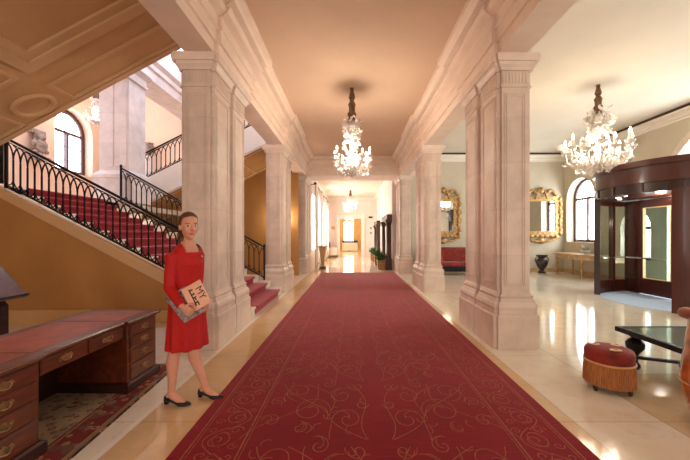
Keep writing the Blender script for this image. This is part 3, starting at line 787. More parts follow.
# ------------------------------------------------------------------ chandeliers
def flower(b, c, r, ax=None):
    c = Vector(c); n = (ax or Vector((random.uniform(-1,1), random.uniform(-1,1), random.uniform(-.3,1)))).normalized()
    u = n.orthogonal().normalized(); w = n.cross(u); k = 5; a0 = random.random()*6
    vs = [c]; fs = []
    for i in range(k):
        a = a0 + 2*PI*i/k; d = u*math.cos(a)+w*math.sin(a); t = u*-math.sin(a)+w*math.cos(a)
        o = len(vs); vs += [c+d*r*.55+t*r*.42+n*r*.28, c+d*r+n*r*.55, c+d*r*.55-t*r*.42+n*r*.28]; fs.append((0, o, o+1, o+2))
    b.add(vs, fs)
def chandelier(label, x, y, zc, drop, R, sleeve, n, power, cf=.5, group='white blown glass chandeliers'):
    root = thing('chandelier', label, 'chandelier', (x, y, zc), group)
    s = R/.4; H = drop-sleeve; zt0 = zc-sleeve
    pr = [(.02,0),(.045,-.01),(.035,-.06)]
    k = 9
    for i in range(k):
        z = -.06-(sleeve-.06)*(i+1)/k; pr.append((.055+.02*math.sin(i*2.4)+.04*i/k, z))
    b = MB().lathe(pr, 12, (x, y, zc)); b.build('chain_sleeve', M['sleeve'], root, 50)
    b = MB().lathe([(.02,.02),(.07,0),(.12,-.10*H),(.05,-.16*H),(.09,-.24*H),(.10,-.30*H),(.04,-.36*H),(.035,-.5*H),(.07,-.54*H),(.10,-.6*H),(.04,-.66*H),(.05,-.72*H),(.13,-.77*H),(.16,-.83*H),(.08,-.92*H),(.03,-.96*H),(.045,-.98*H),(.01,-H)], 16, (x, y, zt0))
    b.build('stem', M['murano'], root, 50)
    for tier, (zf, rf, nn) in enumerate(((.05,cf,9), (.20,cf*.9,8), (.38,cf*.9,7))):
        b = MB()
        for i in range(nn):
            a = 2*PI*(i+.5*tier)/nn; d = Vector((math.cos(a), math.sin(a), 0)); c0 = Vector((x, y, zt0-zf*H))
            b.tube([c0+d*.04*s, c0+d*R*rf*.6+Vector((0,0,.05*s)), c0+d*R*rf+Vector((0,0,-.02*s)), c0+d*R*rf*1.05+Vector((0,0,-.08*s))], .009*s, 5)
            for q in range(4):
                flower(b, c0+d*R*rf*random.uniform(.6,1.1)+Vector((random.uniform(-.05,.05)*s, random.uniform(-.05,.05)*s, random.uniform(-.12,.08)*s)), random.uniform(.035,.06)*s)
        b.build('flower_tier', M['murano'], root, 50)
    for i in range(n):
        a = 2*PI*(i+.3)/n; d = Vector((math.cos(a), math.sin(a), 0)); c0 = Vector((x, y, zt0-.78*H)); up = Vector((0,0,1))
        lift = .16*s if i % 2 else .10*s; rr = R*(1 if i % 2 else .86)
        b = MB(); path = [c0+d*.06*s, c0+d*rr*.35-up*.10*s, c0+d*rr*.7-up*.10*s, c0+d*rr*.95+up*.0*s, c0+d*rr+up*lift]
        b.tube(path, .012*s, 6)
        e = path[-1]; b.lathe([(.012*s,-.03*s),(.05*s,-.015*s),(.062*s,.012*s),(.03*s,.0),(.018*s,.02*s),(.018*s,.10*s),(.004*s,.102*s)], 10, tuple(e))
        for q in range(6):
            t = random.choice(path[1:]); flower(b, t+Vector((random.uniform(-.06,.06)*s, random.uniform(-.06,.06)*s, random.uniform(-.08,.08)*s)), random.uniform(.035,.065)*s)
        arm = b.build('arm', M['murano'], root, 50)
        MB().lathe([(.008*s,.10*s),(.018*s,.125*s),(.014*s,.155*s),(.002*s,.185*s)], 8, tuple(e)).build('bulb', M['bulb'], arm, 60)
    b = MB()
    for i in range(n):
        a = 2*PI*(i+.8)/n; d = Vector((math.cos(a), math.sin(a), 0)); c0 = Vector((x, y, zt0-.82*H))
        b.tube([c0+d*.05*s, c0+d*R*.4-Vector((0,0,.14*H)), c0+d*R*.72-Vector((0,0,.07*H)), c0+d*R*.86+Vector((0,0,.03*H))], .008*s, 5)
        for q in range(4): flower(b, c0+d*R*random.uniform(.2,.85)+Vector((0,0,random.uniform(-.16,.02)*H)), random.uniform(.04,.06)*s)
    b.build('pendant_leaves', M['murano'], root, 50)
    point('chandelier_light', (x, y, zt0-.60*H), power, WARM, R*.55)
    return root
chandelier('white glass chandelier hanging over the crimson carpet, nearest of the hall chandeliers', .02, 7.09, HZ, 1.91, .40, .72, 12, 160)
chandelier('small far glass chandelier in the corridor before the doorway', -.03, 20.0, FZ, 1.37, .44, .40, 10, 90)
chandelier('wide white glass chandelier hanging in the lounge above the revolving door', 5.64, 7.53, RZ, 1.99, .64, .66, 14, 105, .34)
chandelier('faint glass chandelier in the bright room beyond the far doorway', -.1, 27.5, 3.6, .85, .38, .15, 8, 700)
chandelier('little glass chandelier beside the white pillar on the stair landing', -8.72, 11.3, TOPZ, 2.55, .30, 1.6, 8, 60)

# ------------------------------------------------------------------ revolving door
CXd, CYd, RD2 = 7.50, 7.45, 1.60
rd = thing('revolving_door', 'round dark mahogany revolving door at the lounge entrance', 'revolving door', (CXd, CYd, 0))
def cyl(b, r0, r1, z0, z1, a0, a1, k=40):
    full = abs(a1-a0) >= 2*PI-.01
    pts = [a0+(a1-a0)*i/k for i in range(k+1)]
    rings = [[(CXd+r*math.cos(a), CYd+r*math.sin(a), z) for r, z in ((r0,z0),(r1,z0),(r1,z1),(r0,z1))] for a in pts]
    b.loft(rings, not full)
b = MB(); cyl(b, 1.3, RD2, 2.66, 2.94, 0, 2*PI); cyl(b, 1.3, RD2+.05, 2.94, 3.06, 0, 2*PI); cyl(b, 1.3, RD2+.02, 2.60, 2.68, 0, 2*PI)
b.build('canopy', M['door'], rd, 35)
b = MB(); cyl(b, 1.3, RD2-.03, 2.40, 2.60, 0, 2*PI); b.build('light_band', M['doord'], rd, 35)
b = MB(); b.lathe([(1.55,2.44),(1.55,2.50)], 40, (CXd,CYd,0)); b.build('soffit', M['door'], rd)
b = MB()
for k in range(7):
    a = PI*.62 + k*PI*.76/6*1.0
    b.bar((CXd+(RD2-.02)*math.cos(a), CYd+(RD2-.02)*math.sin(a), 2.42), (CXd+(RD2-.02)*math.cos(a), CYd+(RD2-.02)*math.sin(a), 2.62), .03, .04)
b.build('band_bracket', M['door'], rd)
for k in range(6):
    a = PI*.7+k*PI*.6/5
    MB().lathe([(.045,0),(.04,.012)], 12, (CXd+1.15*math.cos(a), CYd+1.15*math.sin(a), 2.425)).build('downlight', M['bulb'], rd)
for nm, a0, a1 in (('far', math.radians(45), math.radians(136)), ('near', math.radians(222), math.radians(315))):
    b = MB(); cyl(b, RD2-.06, RD2, 0, .32, a0, a1, 16); cyl(b, RD2-.06, RD2, 2.3, 2.44, a0, a1, 16)
    for q in (0, .33, .66, 1):
        a = a0+(a1-a0)*q; w = .05 if nm == 'far' else .09
        cyl(b, RD2-.09, RD2+.03, 0, 2.44, a-w/2, a+w/2, 3)
    b.build('side_wall', M['door'], rd)
    b = MB(); cyl(b, RD2-.04, RD2-.03, .32, 2.3, a0, a1, 16); b.build('curved_pane', M['glass'], rd, 40)
# leaves across the drum and one across the axis
def leafpart(nm, x, y0, y1):
    lf = MB()
    lf.box(x-.03, x+.03, y0, y1, .03, .42).box(x-.03, x+.03, y0, y1, 2.22, 2.42)
    lf.box(x-.03, x+.03, y0, y0+.1, .42, 2.22).box(x-.03, x+.03, y1-.1, y1, .42, 2.22)
    o = lf.build('door_leaf', M['door'], rd, bevel=.006)
    MB().box(x-.008, x+.008, y0+.1, y1-.1, .42, 2.22).build('leaf_pane', M['glass'], o)
    c = MB()
    for A, B, C, D in ((y0+.1,y1-.1,.42,.435),(y0+.1,y1-.1,2.205,2.22),(y0+.1,y0+.115,.435,2.205),(y1-.115,y1-.1,.435,2.205)): c.box(x-.036, x+.036, A, B, C, D)
    c.build('pane_beading', M['cream'], o)
    return o
leafpart('leaf', CXd, 7.60, 8.55); leafpart('leaf', CXd, 5.95, 7.50)
b = MB().box(CXd-.04, CXd+.04, 8.56, 9.0, .02, 2.42)
for z0, z1 in ((.12,.40),(.52,1.55),(1.65,2.0),(2.06,2.34)):
    for A, B, C, D in ((8.63,8.93,z0,z0+.02),(8.63,8.93,z1-.02,z1),(8.63,8.65,z0,z1),(8.91,8.93,z0,z1)): b.box(CXd-.055, CXd-.04, A, B, C, D)
b.build('panelled_leaf', M['door'], rd)
b = MB(); b.tube([(CXd-.14, 8.85, .94), (CXd-.14, 7.72, .94)], .018, 8)
for yy in (8.80, 7.9): b.tube([(CXd-.14, yy, .94), (CXd-.03, yy, .94)], .012, 6)
b.tube([(6.42, 8.40, .94), (CXd-.14, 8.85, .94)], .014, 8)
b.build('push_bar', M['chrome'], rd, 40)
MB().lathe([(.05,.02),(.05,2.42)], 12, (CXd,CYd,0)).build('centre_shaft', M['doord'], rd, 40)
MB().lathe([(1.5,.001),(1.5,.008),(1.48,.01)], 48, (CXd,CYd,0)).build('floor_mat', M['mat'], rd)
for yy, w in ((8.52,.11), (6.34,.27)):
    aa = math.atan2(yy-CYd, -math.sqrt(max(0, RD2**2-(yy-CYd)**2)))
    b = MB(); cyl(b, RD2-.10, RD2+.02, 0, 2.44, aa-w/RD2/2, aa+w/RD2/2, 4); b.build('post', M['doord'] if w < .2 else M['door'], rd)

# ------------------------------------------------------------------ lounge furniture
def gilt_mirror(label, xc, zc0, w, h):
    y = 13.8; root = thing('gilt_mirror', label, 'mirror', (xc, y, zc0), 'gilt baroque wall mirrors')
    b = MB()
    for (x0,x1,z0,z1) in ((-w/2,w/2,-h/2,-h/2+.2),(-w/2,w/2,h/2-.2,h/2),(-w/2,-w/2+.2,-h/2+.2,h/2-.2),(w/2-.2,w/2,-h/2+.2,h/2-.2)):
        b.box(xc+x0, xc+x1, y-.09, y-.005, zc0+z0, zc0+z1)
        mx, mz = (x0+x1)/2, (z0+z1)/2
    for s in (-1, 1):
        for k in range(9):
            z = zc0-h/2+.1+k*(h-.2)/8
            b.ell((xc+s*(w/2+.02*math.sin(k*2)), y-.08, z), (.09,.06,.10), 10, 6)
            if k % 2: b.tube([(xc+s*(w/2+.03+.09*math.sin(t*PI/6)*(1-t/14)), y-.07, z-.14+.045*t) for t in range(8)], .03, 6)
    for k in range(7):
        b.ell((xc-w/2+.15+k*(w-.3)/6, y-.08, zc0-h/2), (.11,.06,.07), 10, 6)
    b.build('frame', M['giltw'], root, 50, bevel=.0)
    c = MB(); zt2 = zc0+h/2
    for s in (-1, 1):
        c.tube([(xc+s*(.62-.46*t/9), y-.08, zt2+.04+.20*math.sin(PI*t/9)) for t in range(10)], [.06]*9+[.03], 8)
        c.tube([(xc+s*(.32+.13*(1-.09*i)*math.cos(i*.7)), y-.09, zt2+.17+.11*(1-.09*i)*math.sin(i*.7)) for i in range(10)], .035, 6)
        c.tube([(xc+s*(.02+.22*t/6), y-.09, zt2+.33-.012*t*t) for t in range(7)], .04, 6)
    c.ell((xc, y-.09, zt2+.26), (.10,.07,.13), 12, 8)
    c.build('crest', M['giltw'], root, 50)
    d = MB()
    for s in (-1, 1):
        d.tube([(xc+s*(.68-.60*t/8), y-.08, zc0-h/2-.05-.16*math.sin(PI*.55*t/8)) for t in range(9)], .05, 6)
    d.ell((xc, y-.08, zc0-h/2-.20), (.14,.06,.12), 10, 6)
    d.build('lower_carving', M['giltw'], root, 50)
    MB().box(xc-w/2+.19, xc+w/2-.19, y-.05, y-.03, zc0-h/2+.19, zc0+h/2-.19).build('mirror_plate', M['mirror'], root)
gilt_mirror('gilded carved mirror on the lounge end wall, at the right by the urn', 7.92, 2.32, 1.55, 1.65)
gilt_mirror('gilded carved mirror on the lounge end wall, above the red sofa', 3.85, 2.32, 1.25, 1.65)

def sofa(label, xc, y, w, nm='sofa'):
    r = thing(nm, label, nm, (xc, y, 0))
    MB().box(xc-w/2+.08, xc+w/2-.08, y-.36, y+.36, .14, .34).build('base', M['black'], r, bevel=.02)
    b = MB()
    b.box(xc-w/2+.12, xc-.005, y-.40, y+.2, .34, .50); b.box(xc+.005, xc+w/2-.12, y-.40, y+.2, .34, .50)
    b.build('seat_cushion', M['damask'], r, bevel=.05)
    MB().prism([(.2,.34),(.36,.34),(.42,1.0),(.34,1.06),(.24,.98)], lambda p, z, t: (t, y+p, z), xc-w/2+.05, xc+w/2-.05).build('backrest', M['velvet'], r, bevel=.04)
    for s in (-1, 1):
        MB().box(min(xc+s*(w/2-.14), xc+s*w/2), max(xc+s*(w/2-.14), xc+s*w/2), y-.38, y+.38, .14, .72).build('armrest', M['damask'], r, bevel=.05)
        for yy in (-.3, .3): MB().lathe([(.02,0),(.03,.06),(.045,.15)], 8, (xc+s*(w/2-.12), y+yy, 0)).build('leg', M['black'], r)
sofa('red damask sofa seen between the first and second right piers, under the gilt mirror', 4.3, 12.9, 1.9)
sofa('dark red upholstered armchair glimpsed between the second and third right piers', 2.95, 12.85, .72, 'armchair')

ur = thing('urn', 'dark bronze urn on the floor beside the gilt mirror', 'urn', (7.72, 13.35, 0))
MB().lathe([(.13,0),(.15,.02),(.15,.06),(.09,.10),(.08,.14)], 18, (7.72,13.35,0)).build('foot', M['urn'], ur, 40)
MB().lathe([(.08,.14),(.16,.24),(.225,.40),(.22,.52),(.15,.58),(.13,.62),(.21,.70),(.22,.74),(.15,.73)], 20, (7.72,13.35,0)).build('body', M['urn'], ur, 50)
b = MB()
for s in (-1,1): b.tube([(7.72+s*(.2+.07*math.sin(PI*i/8)), 13.35, .40+.26*i/8) for i in range(9)], .018, 6)
b.build('handle', M['urn'], ur, 50)

ct = thing('console_table', 'long gilt console table with pale marble top below the arched window', 'table', (8.4, 11.6, 0))
MB().box(7.98, 8.80, 10.1, 13.05, .80, .85).build('table_top', M['table'], ct, bevel=.008)
MB().box(8.04, 8.76, 10.16, 12.99, .66, .80).build('apron', M['table'], ct, bevel=.006)
for x in (8.09, 8.70):
    for y in (10.22, 11.6, 12.93):
        MB().lathe([(.03,0),(.035,.04),(.022,.08),(.03,.3),(.04,.52),(.028,.56),(.05,.62),(.05,.68)], 10, (x,y,0)).build('leg', M['giltw'], ct, 40)
fp = thing('potted_plant', 'silvery leafy plant in a low bowl on the console table', 'plant', (8.35, 11.75, .85))
MB().lathe([(.05,0),(.04,.03),(.13,.08),(.14,.14),(.10,.13)], 14, (8.35,11.75,.85)).build('bowl', M['silverleaf'], fp, 40)
b = MB()
for k in range(60):
    a = random.random()*2*PI; l = random.uniform(.12,.34); e = random.uniform(.2,1.3)
    d = Vector((math.cos(a)*math.cos(e), math.sin(a)*math.cos(e), math.sin(e))); s = Vector((-math.sin(a), math.cos(a), 0))*random.uniform(.02,.045)
    p = Vector((8.35,11.75,.97)); b.add([p, p+d*l*.6+s, p+d*l-Vector((0,0,.05)), p+d*l*.6-s], [(0,1,2,3)])
b.build('foliage', M['silverleaf'], fp)

# ottoman
ox, oy = 2.555, 3.27
ott = thing('ottoman', 'round red velvet ottoman with a long ochre fringe', 'ottoman', (ox, oy, 0))
b = MB(); b.lathe([(.19,.265),(.203,.275),(.206,.36),(.194,.385),(.15,.402),(.07,.41),(.005,.411)], 36, (ox,oy,0)); b.build('cushion', M['velvet'], ott, 50)
for k in range(3):
    a = 2*PI*k/3+.35; b = MB(); c = Vector((ox+.115*math.cos(a), oy+.115*math.sin(a), .409))
    b.ell(c, (.056,.042,.006), 14, 5, 0); b.ell(c+Vector((0,0,.002)), (.026,.018,.006), 10, 5, 1)
    b.build('flower_embroidery', [M['cream'], M['damask']], ott, 60)
b = MB(); b.tube([(ox+.207*math.cos(2*PI*k/36), oy+.207*math.sin(2*PI*k/36), .27) for k in range(37)], .010, 6); b.build('braid', M['cream'], ott, 50)
b = MB(); n = 160
rg = []
for z, rr in ((.27,.204),(.20,.207),(.10,.210),(.055,.212)):
    rg.append([(ox+(rr+(.004 if k % 2 else -.002))*math.cos(2*PI*k/n), oy+(rr+(.004 if k % 2 else -.002))*math.sin(2*PI*k/n), z+(random.uniform(-.006,.006) if z < .06 else 0)) for k in range(n)])
b.loft(rg, False); b.build('fringe', M['fringe'], ott)
MB().lathe([(.188,.08),(.188,.265)], 30, (ox,oy,0)).build('base', M['mahogd'], ott)
for k in range(4):
    a = k*PI/2+.35; MB().lathe([(.014,0),(.02,.02),(.022,.08)], 8, (ox+.19*math.cos(a), oy+.19*math.sin(a), 0)).build('foot', M['mahogd'], ott)

# glass coffee table
gx, gy0, gy1, gz = 3.08, 2.98, 3.86, .45
gt = thing('coffee_table', 'black framed coffee table with a glass top coloured for reflected windows beside the ottoman', 'table', (gx+.8, 3.4, 0))
b = MB()
for (x0,x1,y0,y1) in ((gx,gx+1.7,gy0,gy0+.06),(gx,gx+1.7,gy1-.06,gy1),(gx,gx+.06,gy0+.06,gy1-.06),(gx+1.64,gx+1.7,gy0+.06,gy1-.06)): b.box(x0,x1,y0,y1,gz-.055,gz)
b.build('frame', M['black'], gt, bevel=.008)
MB().box(gx+.06, gx+1.64, gy0+.06, gy1-.06, gz-.018, gz-.004).build('glass_top', M['tglass'], gt)
for x in (gx+.13, gx+1.57):
    for y in (gy0+.13, gy1-.13):
        MB().lathe([(.035,0),(.05,.02),(.05,.05),(.028,.08),(.03,.16),(.05,.19),(.085,.24),(.09,.29),(.06,.33),(.035,.35),(.06,.37),(.06,.395)], 16, (x,y,0)).build('leg', M['black'], gt, 50)
b = MB(); b.bar((gx+.13,gy0+.13,.13),(gx+1.57,gy1-.13,.13),.04,.03); b.bar((gx+.13,gy1-.13,.13),(gx+1.57,gy0+.13,.13),.04,.03); b.ell((gx+.85,(gy0+gy1)/2,.13),(.06,.06,.05)); b.build('stretcher', M['black'], gt)

# tub armchair at right edge
ac = thing('armchair', 'honey wood tub armchair cut off by the right edge of the picture', 'armchair', (2.905, 2.45, 0))
axc, ayc = 2.905, 2.45
def arcp(r, a): return (axc+r*math.cos(a), ayc+r*math.sin(a))
A0, A1 = math.radians(60), math.radians(300)
inner, outer = [], []
k = 24; rings = []
def ahh(i): return .74+.14*math.sin(PI*i/k)**1.2
for i in range(k+1):
    a = A0+(A1-A0)*i/k; hh = ahh(i)
    prof_ = [(.24,.12),(.275,.12),(.325,.28),(.335,.40),(.315,.58),(.285,hh-.03),(.285,hh),(.25,hh),(.25,hh*.6)]
    rings.append([(*arcp(r, a), z) for r, z in prof_])
MB().loft(rings).build('shell', M['chair'], ac, 40)
b = MB(); b.tube([(*arcp(.305,A0+(A1-A0)*i/k), ahh(i)+.03) for i in range(k+1)], .042, 8); b.build('arm_pad', M['orange'], ac, 50)
b = MB(); b.tube([(*arcp(.334,A0+(A1-A0)*i/k), .36) for i in range(k+1)], .006, 6); b.tube([(*arcp(.285,A0+(A1-A0)*i/k), .15) for i in range(k+1)], .006, 6)
b.build('inlay', M['cream'], ac, 50)
MB().lathe([(.22,.30),(.25,.32),(.25,.42),(.22,.45),(.01,.46)], 24, (axc,ayc,0)).build('seat', M['orange'], ac, 50)
for a in (1.2, 2.4, 3.9, 5.1): MB().lathe([(.015,0),(.025,.30)], 8, (*arcp(.22,a), 0)).build('leg', M['chair'], ac)

# ------------------------------------------------------------------ far corridor furniture
WY = [(15.2, 17.0), (18.2, 20.0), (21.2, 22.9)]
for k, (y0, y1) in enumerate(WY):
    wo = struct(MB().box(-1.83, -1.80, y0, y1, .75, 3.55).build('window_%d' % (11+k), M['white']), 'tall corridor window', 'window')
    MB().add([(-1.795,y0+.1,.85),(-1.795,y1-.1,.85),(-1.795,y1-.1,3.45),(-1.795,y0+.1,3.45)], [(0,1,2,3)]).build('window_pane', M['sky'], wo)
    nm = ('nearest', 'middle', 'farthest')[k]
    rod = MB(); rod.tube([(-1.60,y0-.42,3.85),(-1.60,y1+.42,3.85)], .03, 8); rod.ell((-1.60,y0-.45,3.85),(.06,.07,.06)); rod.ell((-1.60,y1+.45,3.85),(.06,.06,.06))
    for yy in (y0-.2, y1+.2): rod.bar((-1.83,yy,3.85),(-1.60,yy,3.85),.03,.03)
    tag(rod.build('curtain_rod', M['iron']), 'dark curtain rod over the %s corridor window' % nm, 'curtain rod', 'corridor curtain rods')
    for s, yc in ((0, y0-.05), (1, y1+.02)):
        b = MB(); rings = []
        for z, wf in ((3.82,1),(2.6,.95),(1.5,.55),(1.2,.5),(.6,.75),(.05,.9)):
            rings.append([(-1.60+.05*math.sin(i*1.3)+.0, yc+(-.42 if s == 0 else .42)*0+(i/18-.5)*.62*wf, z) for i in range(19)])
        b.loft(rings, False, False)
        o = b.build('curtain', M['curt'], None, 60, recalc=False); sm = o.modifiers.new('thick', 'SOLIDIFY'); sm.thickness = .012
        tag(o, 'white sheer curtain on the %s side of the %s corridor window' % (('near','far')[s], nm), 'curtain', 'white corridor curtains')
cs = thing('console', 'small ochre pedestal console under the first corridor window', 'console', (-1.45, 15.4, 0))
MB().box(-1.51, -1.11, 15.0, 15.9, .98, 1.05).build('console_top', M['table'], cs, bevel=.01)
MB().loft([sq(-1.38,-1.24,15.3,15.6,.08), sq(-1.42,-1.22,15.25,15.65,.5), sq(-1.48,-1.16,15.1,15.8,.98)]).build('body', M['table'], cs)
MB().box(-1.46, -1.16, 15.15, 15.75, 0, .08).build('foot', M['mahogd'], cs)
ch = thing('armchair', 'pale upholstered armchair at the far left end of the corridor', 'armchair', (-1.3, 23.6, 0))
MB().box(-1.65, -.95, 23.3, 23.9, .12, .48).build('seat', M['ceilf'], ch, bevel=.05)
MB().box(-1.65, -1.5, 23.3, 23.9, .48, 1.05).build('backrest', M['damask'], ch, bevel=.05)
for y in (23.25, 23.85): MB().box(-1.6, -.98, y, y+.1, .12, .68).build('armrest', M['ceilf'], ch, bevel=.03)
for x in (-1.6, -1.0):
    for y in (23.35, 23.85): MB().box(x-.03, x+.03, y-.03, y+.03, 0, .12).build('leg', M['walnut'], ch)
# carved dark portals with flanking colonnettes on the right wall
PORT = []
def portal(label, y0, y1):
    r = thing('carved_portal', label, 'portal', (1.75, (y0+y1)/2, 0), 'carved walnut portals'); PORT.append(r)
    MB().box(1.80, 1.83, y0+.2, y1-.2, 0, 2.1).build('door_panel', M['doord'], r)
    for y in (y0, y1):
        b = MB().box(1.56, 1.83, y-.16, y+.16, 0, .5)
        b.lathe([(.12,.5),(.13,.55),(.09,.62),(.10,1.2),(.085,1.95),(.12,2.0),(.14,2.1)], 12, (1.69,y,0))
        b.build('colonnette', M['walnut'], r, 40)
        c = MB().box(1.54, 1.83, y-.18, y+.18, 2.1, 2.2)
        for q in range(6): c.ell((1.6, y-.15+.06*q, 2.15), (.06,.04,.09), 8, 5)
        c.build('carved_capital', M['walnut'], r, 40)
    MB().box(1.60, 1.83, y0-.2, y1+.2, 2.2, 2.46).build('lintel', M['walnut'], r, bevel=.02)
portal('dark carved walnut portal on the right corridor wall, nearer one', 14.7, 16.9)
portal('dark carved walnut portal on the right corridor wall, farther one', 20.6, 22.4)
for r in PORT: r.location.x -= .02
def planter(label, x, y, w, h, hp, n):
    r = thing('potted_plant', label, 'plant', (x, y, 0), 'plants in brass planters')
    MB().loft([sq(x-w*.42,x+w*.42,y-w*.42,y+w*.42,0), sq(x-w/2,x+w/2,y-w/2,y+w/2,h), sq(x-w*.44,x+w*.44,y-w*.44,y+w*.44,h), sq(x-w*.42,x+w*.42,y-w*.42,y+w*.42,h-.04)]).build('planter', M['brass'], r)
    b = MB()
    for k in range(n):
        a = random.random()*2*PI; l = random.uniform(.5,1)*hp; e = random.uniform(.5,1.45)
        d = Vector((math.cos(a)*math.cos(e), math.sin(a)*math.cos(e), math.sin(e))); s = Vector((-math.sin(a), math.cos(a), 0))*random.uniform(.03,.06)
        p = Vector((x,y,h-.05)); q_ = [p, p+d*l*.55+s, p+d*l-Vector((0,0,.06)), p+d*l*.55-s]
        b.add([Vector((min(v.x, x+.13+.02*math.sin(v.z*40)), v.y, v.z)) for v in q_], [(0,1,2,3)])
    b.build('foliage', M['leaf'], r)
planter('leafy plant in a brass planter by the nearer carved portal, foremost one', 1.36, 14.9, .38, .42, .55, 70)
planter('leafy plant in a brass planter beside the nearer carved portal, second one', 1.42, 17.4, .40, .45, .6, 70)
planter('leafy plant in a brass planter against the farther carved portal', 1.40, 20.2, .42, .45, .65, 70)
tag(MB().box(1.28, 1.58, 24.06, 24.095, 2.80, 2.93).build('exit_sign', M['gapd']), 'small dark sign high on the end wall', 'sign')
tag(MB().box(1.40, 1.50, 24.07, 24.095, 2.02, 2.14).build('wall_plate', M['gapd']), 'upper small dark plate on the end wall', 'wall plate')
tag(MB().box(1.40, 1.50, 24.07, 24.095, 1.66, 1.78).build('wall_plate', M['gapd']), 'lower small dark plate on the end wall', 'wall plate')
tag(MB().box(-1.42, -1.18, 24.07, 24.095, 1.98, 2.2).build('wall_plaque', M['cream']), 'small plaque on the end wall left of the doorway', 'plaque')
t2 = thing('sideboard', 'dark sideboard below the bright window of the far room', 'sideboard', (-.2, 35.6, 0))
MB().box(-.9, .7, 35.3, 35.9, .15, .95).build('cabinet', M['walnut'], t2)
MB().box(-.95, .75, 35.25, 35.92, .95, 1.0).build('sideboard_top', M['walnut'], t2)
for x in (-.85, .65): MB().box(x-.04, x+.04, 35.4, 35.8, 0, .15).build('leg', M['walnut'], t2)
tb = thing('dining_table', 'white clothed table in the bright far room', 'table', (-.1, 33, 0))
MB().box(-.85, .65, 32.6, 33.4, .78, .82).build('table_top', M['curt'], tb)
MB().loft([sq(-.86,.66,32.59,33.41,.825), sq(-.87,.67,32.58,33.42,.05)], cap=False).build('tablecloth', M['curt'], tb)
MB().lathe([(.2,0),(.05,.05),(.05,.78)], 10, (-.1,33,0)).build('leg', M['walnut'], tb)

# sconce on the ochre wall behind the second pier
scn = thing('wall_sconce', 'brass wall sconce on the ochre wall behind the second left pier', 'sconce', (-2.62, 12.5, 1.9))
MB().box(-2.68, -2.56, 12.52, 12.55, 1.8, 2.05).build('backplate', M['brass'], scn)
MB().lathe([(.05,0),(.09,.16),(.085,.16),(.046,.0)], 14, (-2.62,12.40,1.92)).build('shade', M['cream'], scn, 40)
MB().tube([(-2.62,12.53,1.9),(-2.62,12.44,1.86),(-2.62,12.40,1.92)], .012, 6).build('arm', M['brass'], scn)
point('door_downlight', (CXd-.5, CYd, 2.30), 30, (1, .9, .78), .08)
point('sconce_light', (-2.62, 12.30, 2.15), 45, WARM, .05)

# ------------------------------------------------------------------ woman
WX, WY0 = -1.454, 3.02
wm = thing('person', 'woman in a red long-sleeved dress holding magazines beside the stone pier', 'person', (WX, WY0, 0))
def V(x, y, z): return Vector((WX+x, WY0+y, z))
def dirs(deg):
    a = math.radians(deg); f = Vector((math.cos(a), math.sin(a), 0)); return f, Vector((-f.y, f.x, 0))   # forward, left
def ering(c, f, l, rf, rb, rl, n=24, tilt=0):
    out = []
    for k in range(n):
        a = 2*PI*k/n; cf, sf = math.cos(a), math.sin(a)
        p = c + f*(cf*(rf if cf > 0 else rb)) + l*(sf*rl); p = p + Vector((0,0,-tilt*cf)); out.append(p)
    return out
def remesh(b, name, vox, smooth=2):
    o = b.build('tmp', M['skin'])
    r = o.modifiers.new('r', 'REMESH'); r.mode = 'VOXEL'; r.voxel_size = vox
    s = o.modifiers.new('s', 'SMOOTH'); s.iterations = smooth; s.factor = .5
    dg = bpy.context.evaluated_depsgraph_get(); dg.update()
    me = bpy.data.meshes.new_from_object(o.evaluated_get(dg)); me.name = name
    bpy.data.objects.remove(o); return me
TF, TL = dirs(-33)      # torso
HF, HL = dirs(-46)      # head
FF, FL = dirs(-8)       # feet / hips
hip = V(-.035, .0, 0)
body = MB()
def tz(z, dx=0): return Vector((hip.x+dx, hip.y, z))
HIPF, HIPL = dirs(-25)
body.loft([ering(tz(.80), HIPF, HIPL, .10,.12,.15), ering(tz(.92), HIPF, HIPL, .10,.12,.16), ering(tz(1.04), TF, TL, .085,.085,.12), ering(tz(1.14), TF, TL, .09,.09,.13),
           ering(tz(1.25,.004), TF, TL, .115,.095,.145), ering(tz(1.33,.004), TF, TL, .09,.088,.135), ering(tz(1.385,.002), TF, TL, .066,.070,.105), ering(tz(1.425), TF, TL, .054,.057,.068), ering(tz(1.45), TF, TL, .05,.055,.058)])
neck0, neck1 = tz(1.41,-.002), V(-.028, -.004, 1.520)
body.tube([neck0, (neck0+neck1)/2, neck1], [.052,.041,.042], 16)
# head
hc = V(-.024, -.012, 1.590)
prof = [(-.120,.068,.0,.018),(-.112,.080,.02,.028),(-.095,.086,.04,.040),(-.065,.087,.065,.052),(-.03,.087,.085,.062),(.0,.085,.096,.068),(.035,.090,.102,.072),(.065,.087,.10,.071),(.09,.072,.085,.060),(.110,.047,.058,.040),(.120,.012,.02,.014)]
body.loft([ering(hc+Vector((0,0,z)), HF, HL, f, bk, w, 24) for z, f, bk, w in prof])
def hp(f, l, z): return hc + HF*f + HL*l + Vector((0,0,z))
body.tube([hp(.082,0,.012), hp(.094,0,-.012), hp(.106,0,-.032), hp(.088,0,-.042)], [.009,.011,.014,.010], 10)     # nose
for s in (-1,1):
    body.ell(hp(.092, s*.012, -.036), (.009,.009,.008), 8, 6)
    body.ell(hp(-.005, s*.074, -.012), (.014,.010,.030), 10, 8)
    body.ell(hp(.072, s*.034, .022), (.014,.014,.007), 10, 6)      # brow ridge
    body.ell(hp(.058, s*.034, -.035), (.022,.022,.030), 10, 8)     # cheek
body.ell(hp(.086,0,-.066), (.009,.022,.006), 10, 6, rot=Matrix.Rotation(math.radians(-46),3,'Z'))
body.ell(hp(.085,0,-.075), (.010,.020,.007), 10, 6, rot=Matrix.Rotation(math.radians(-46),3,'Z'))
body.ell(hp(.070,0,-.102), (.018,.018,.014), 10, 6)               # chin
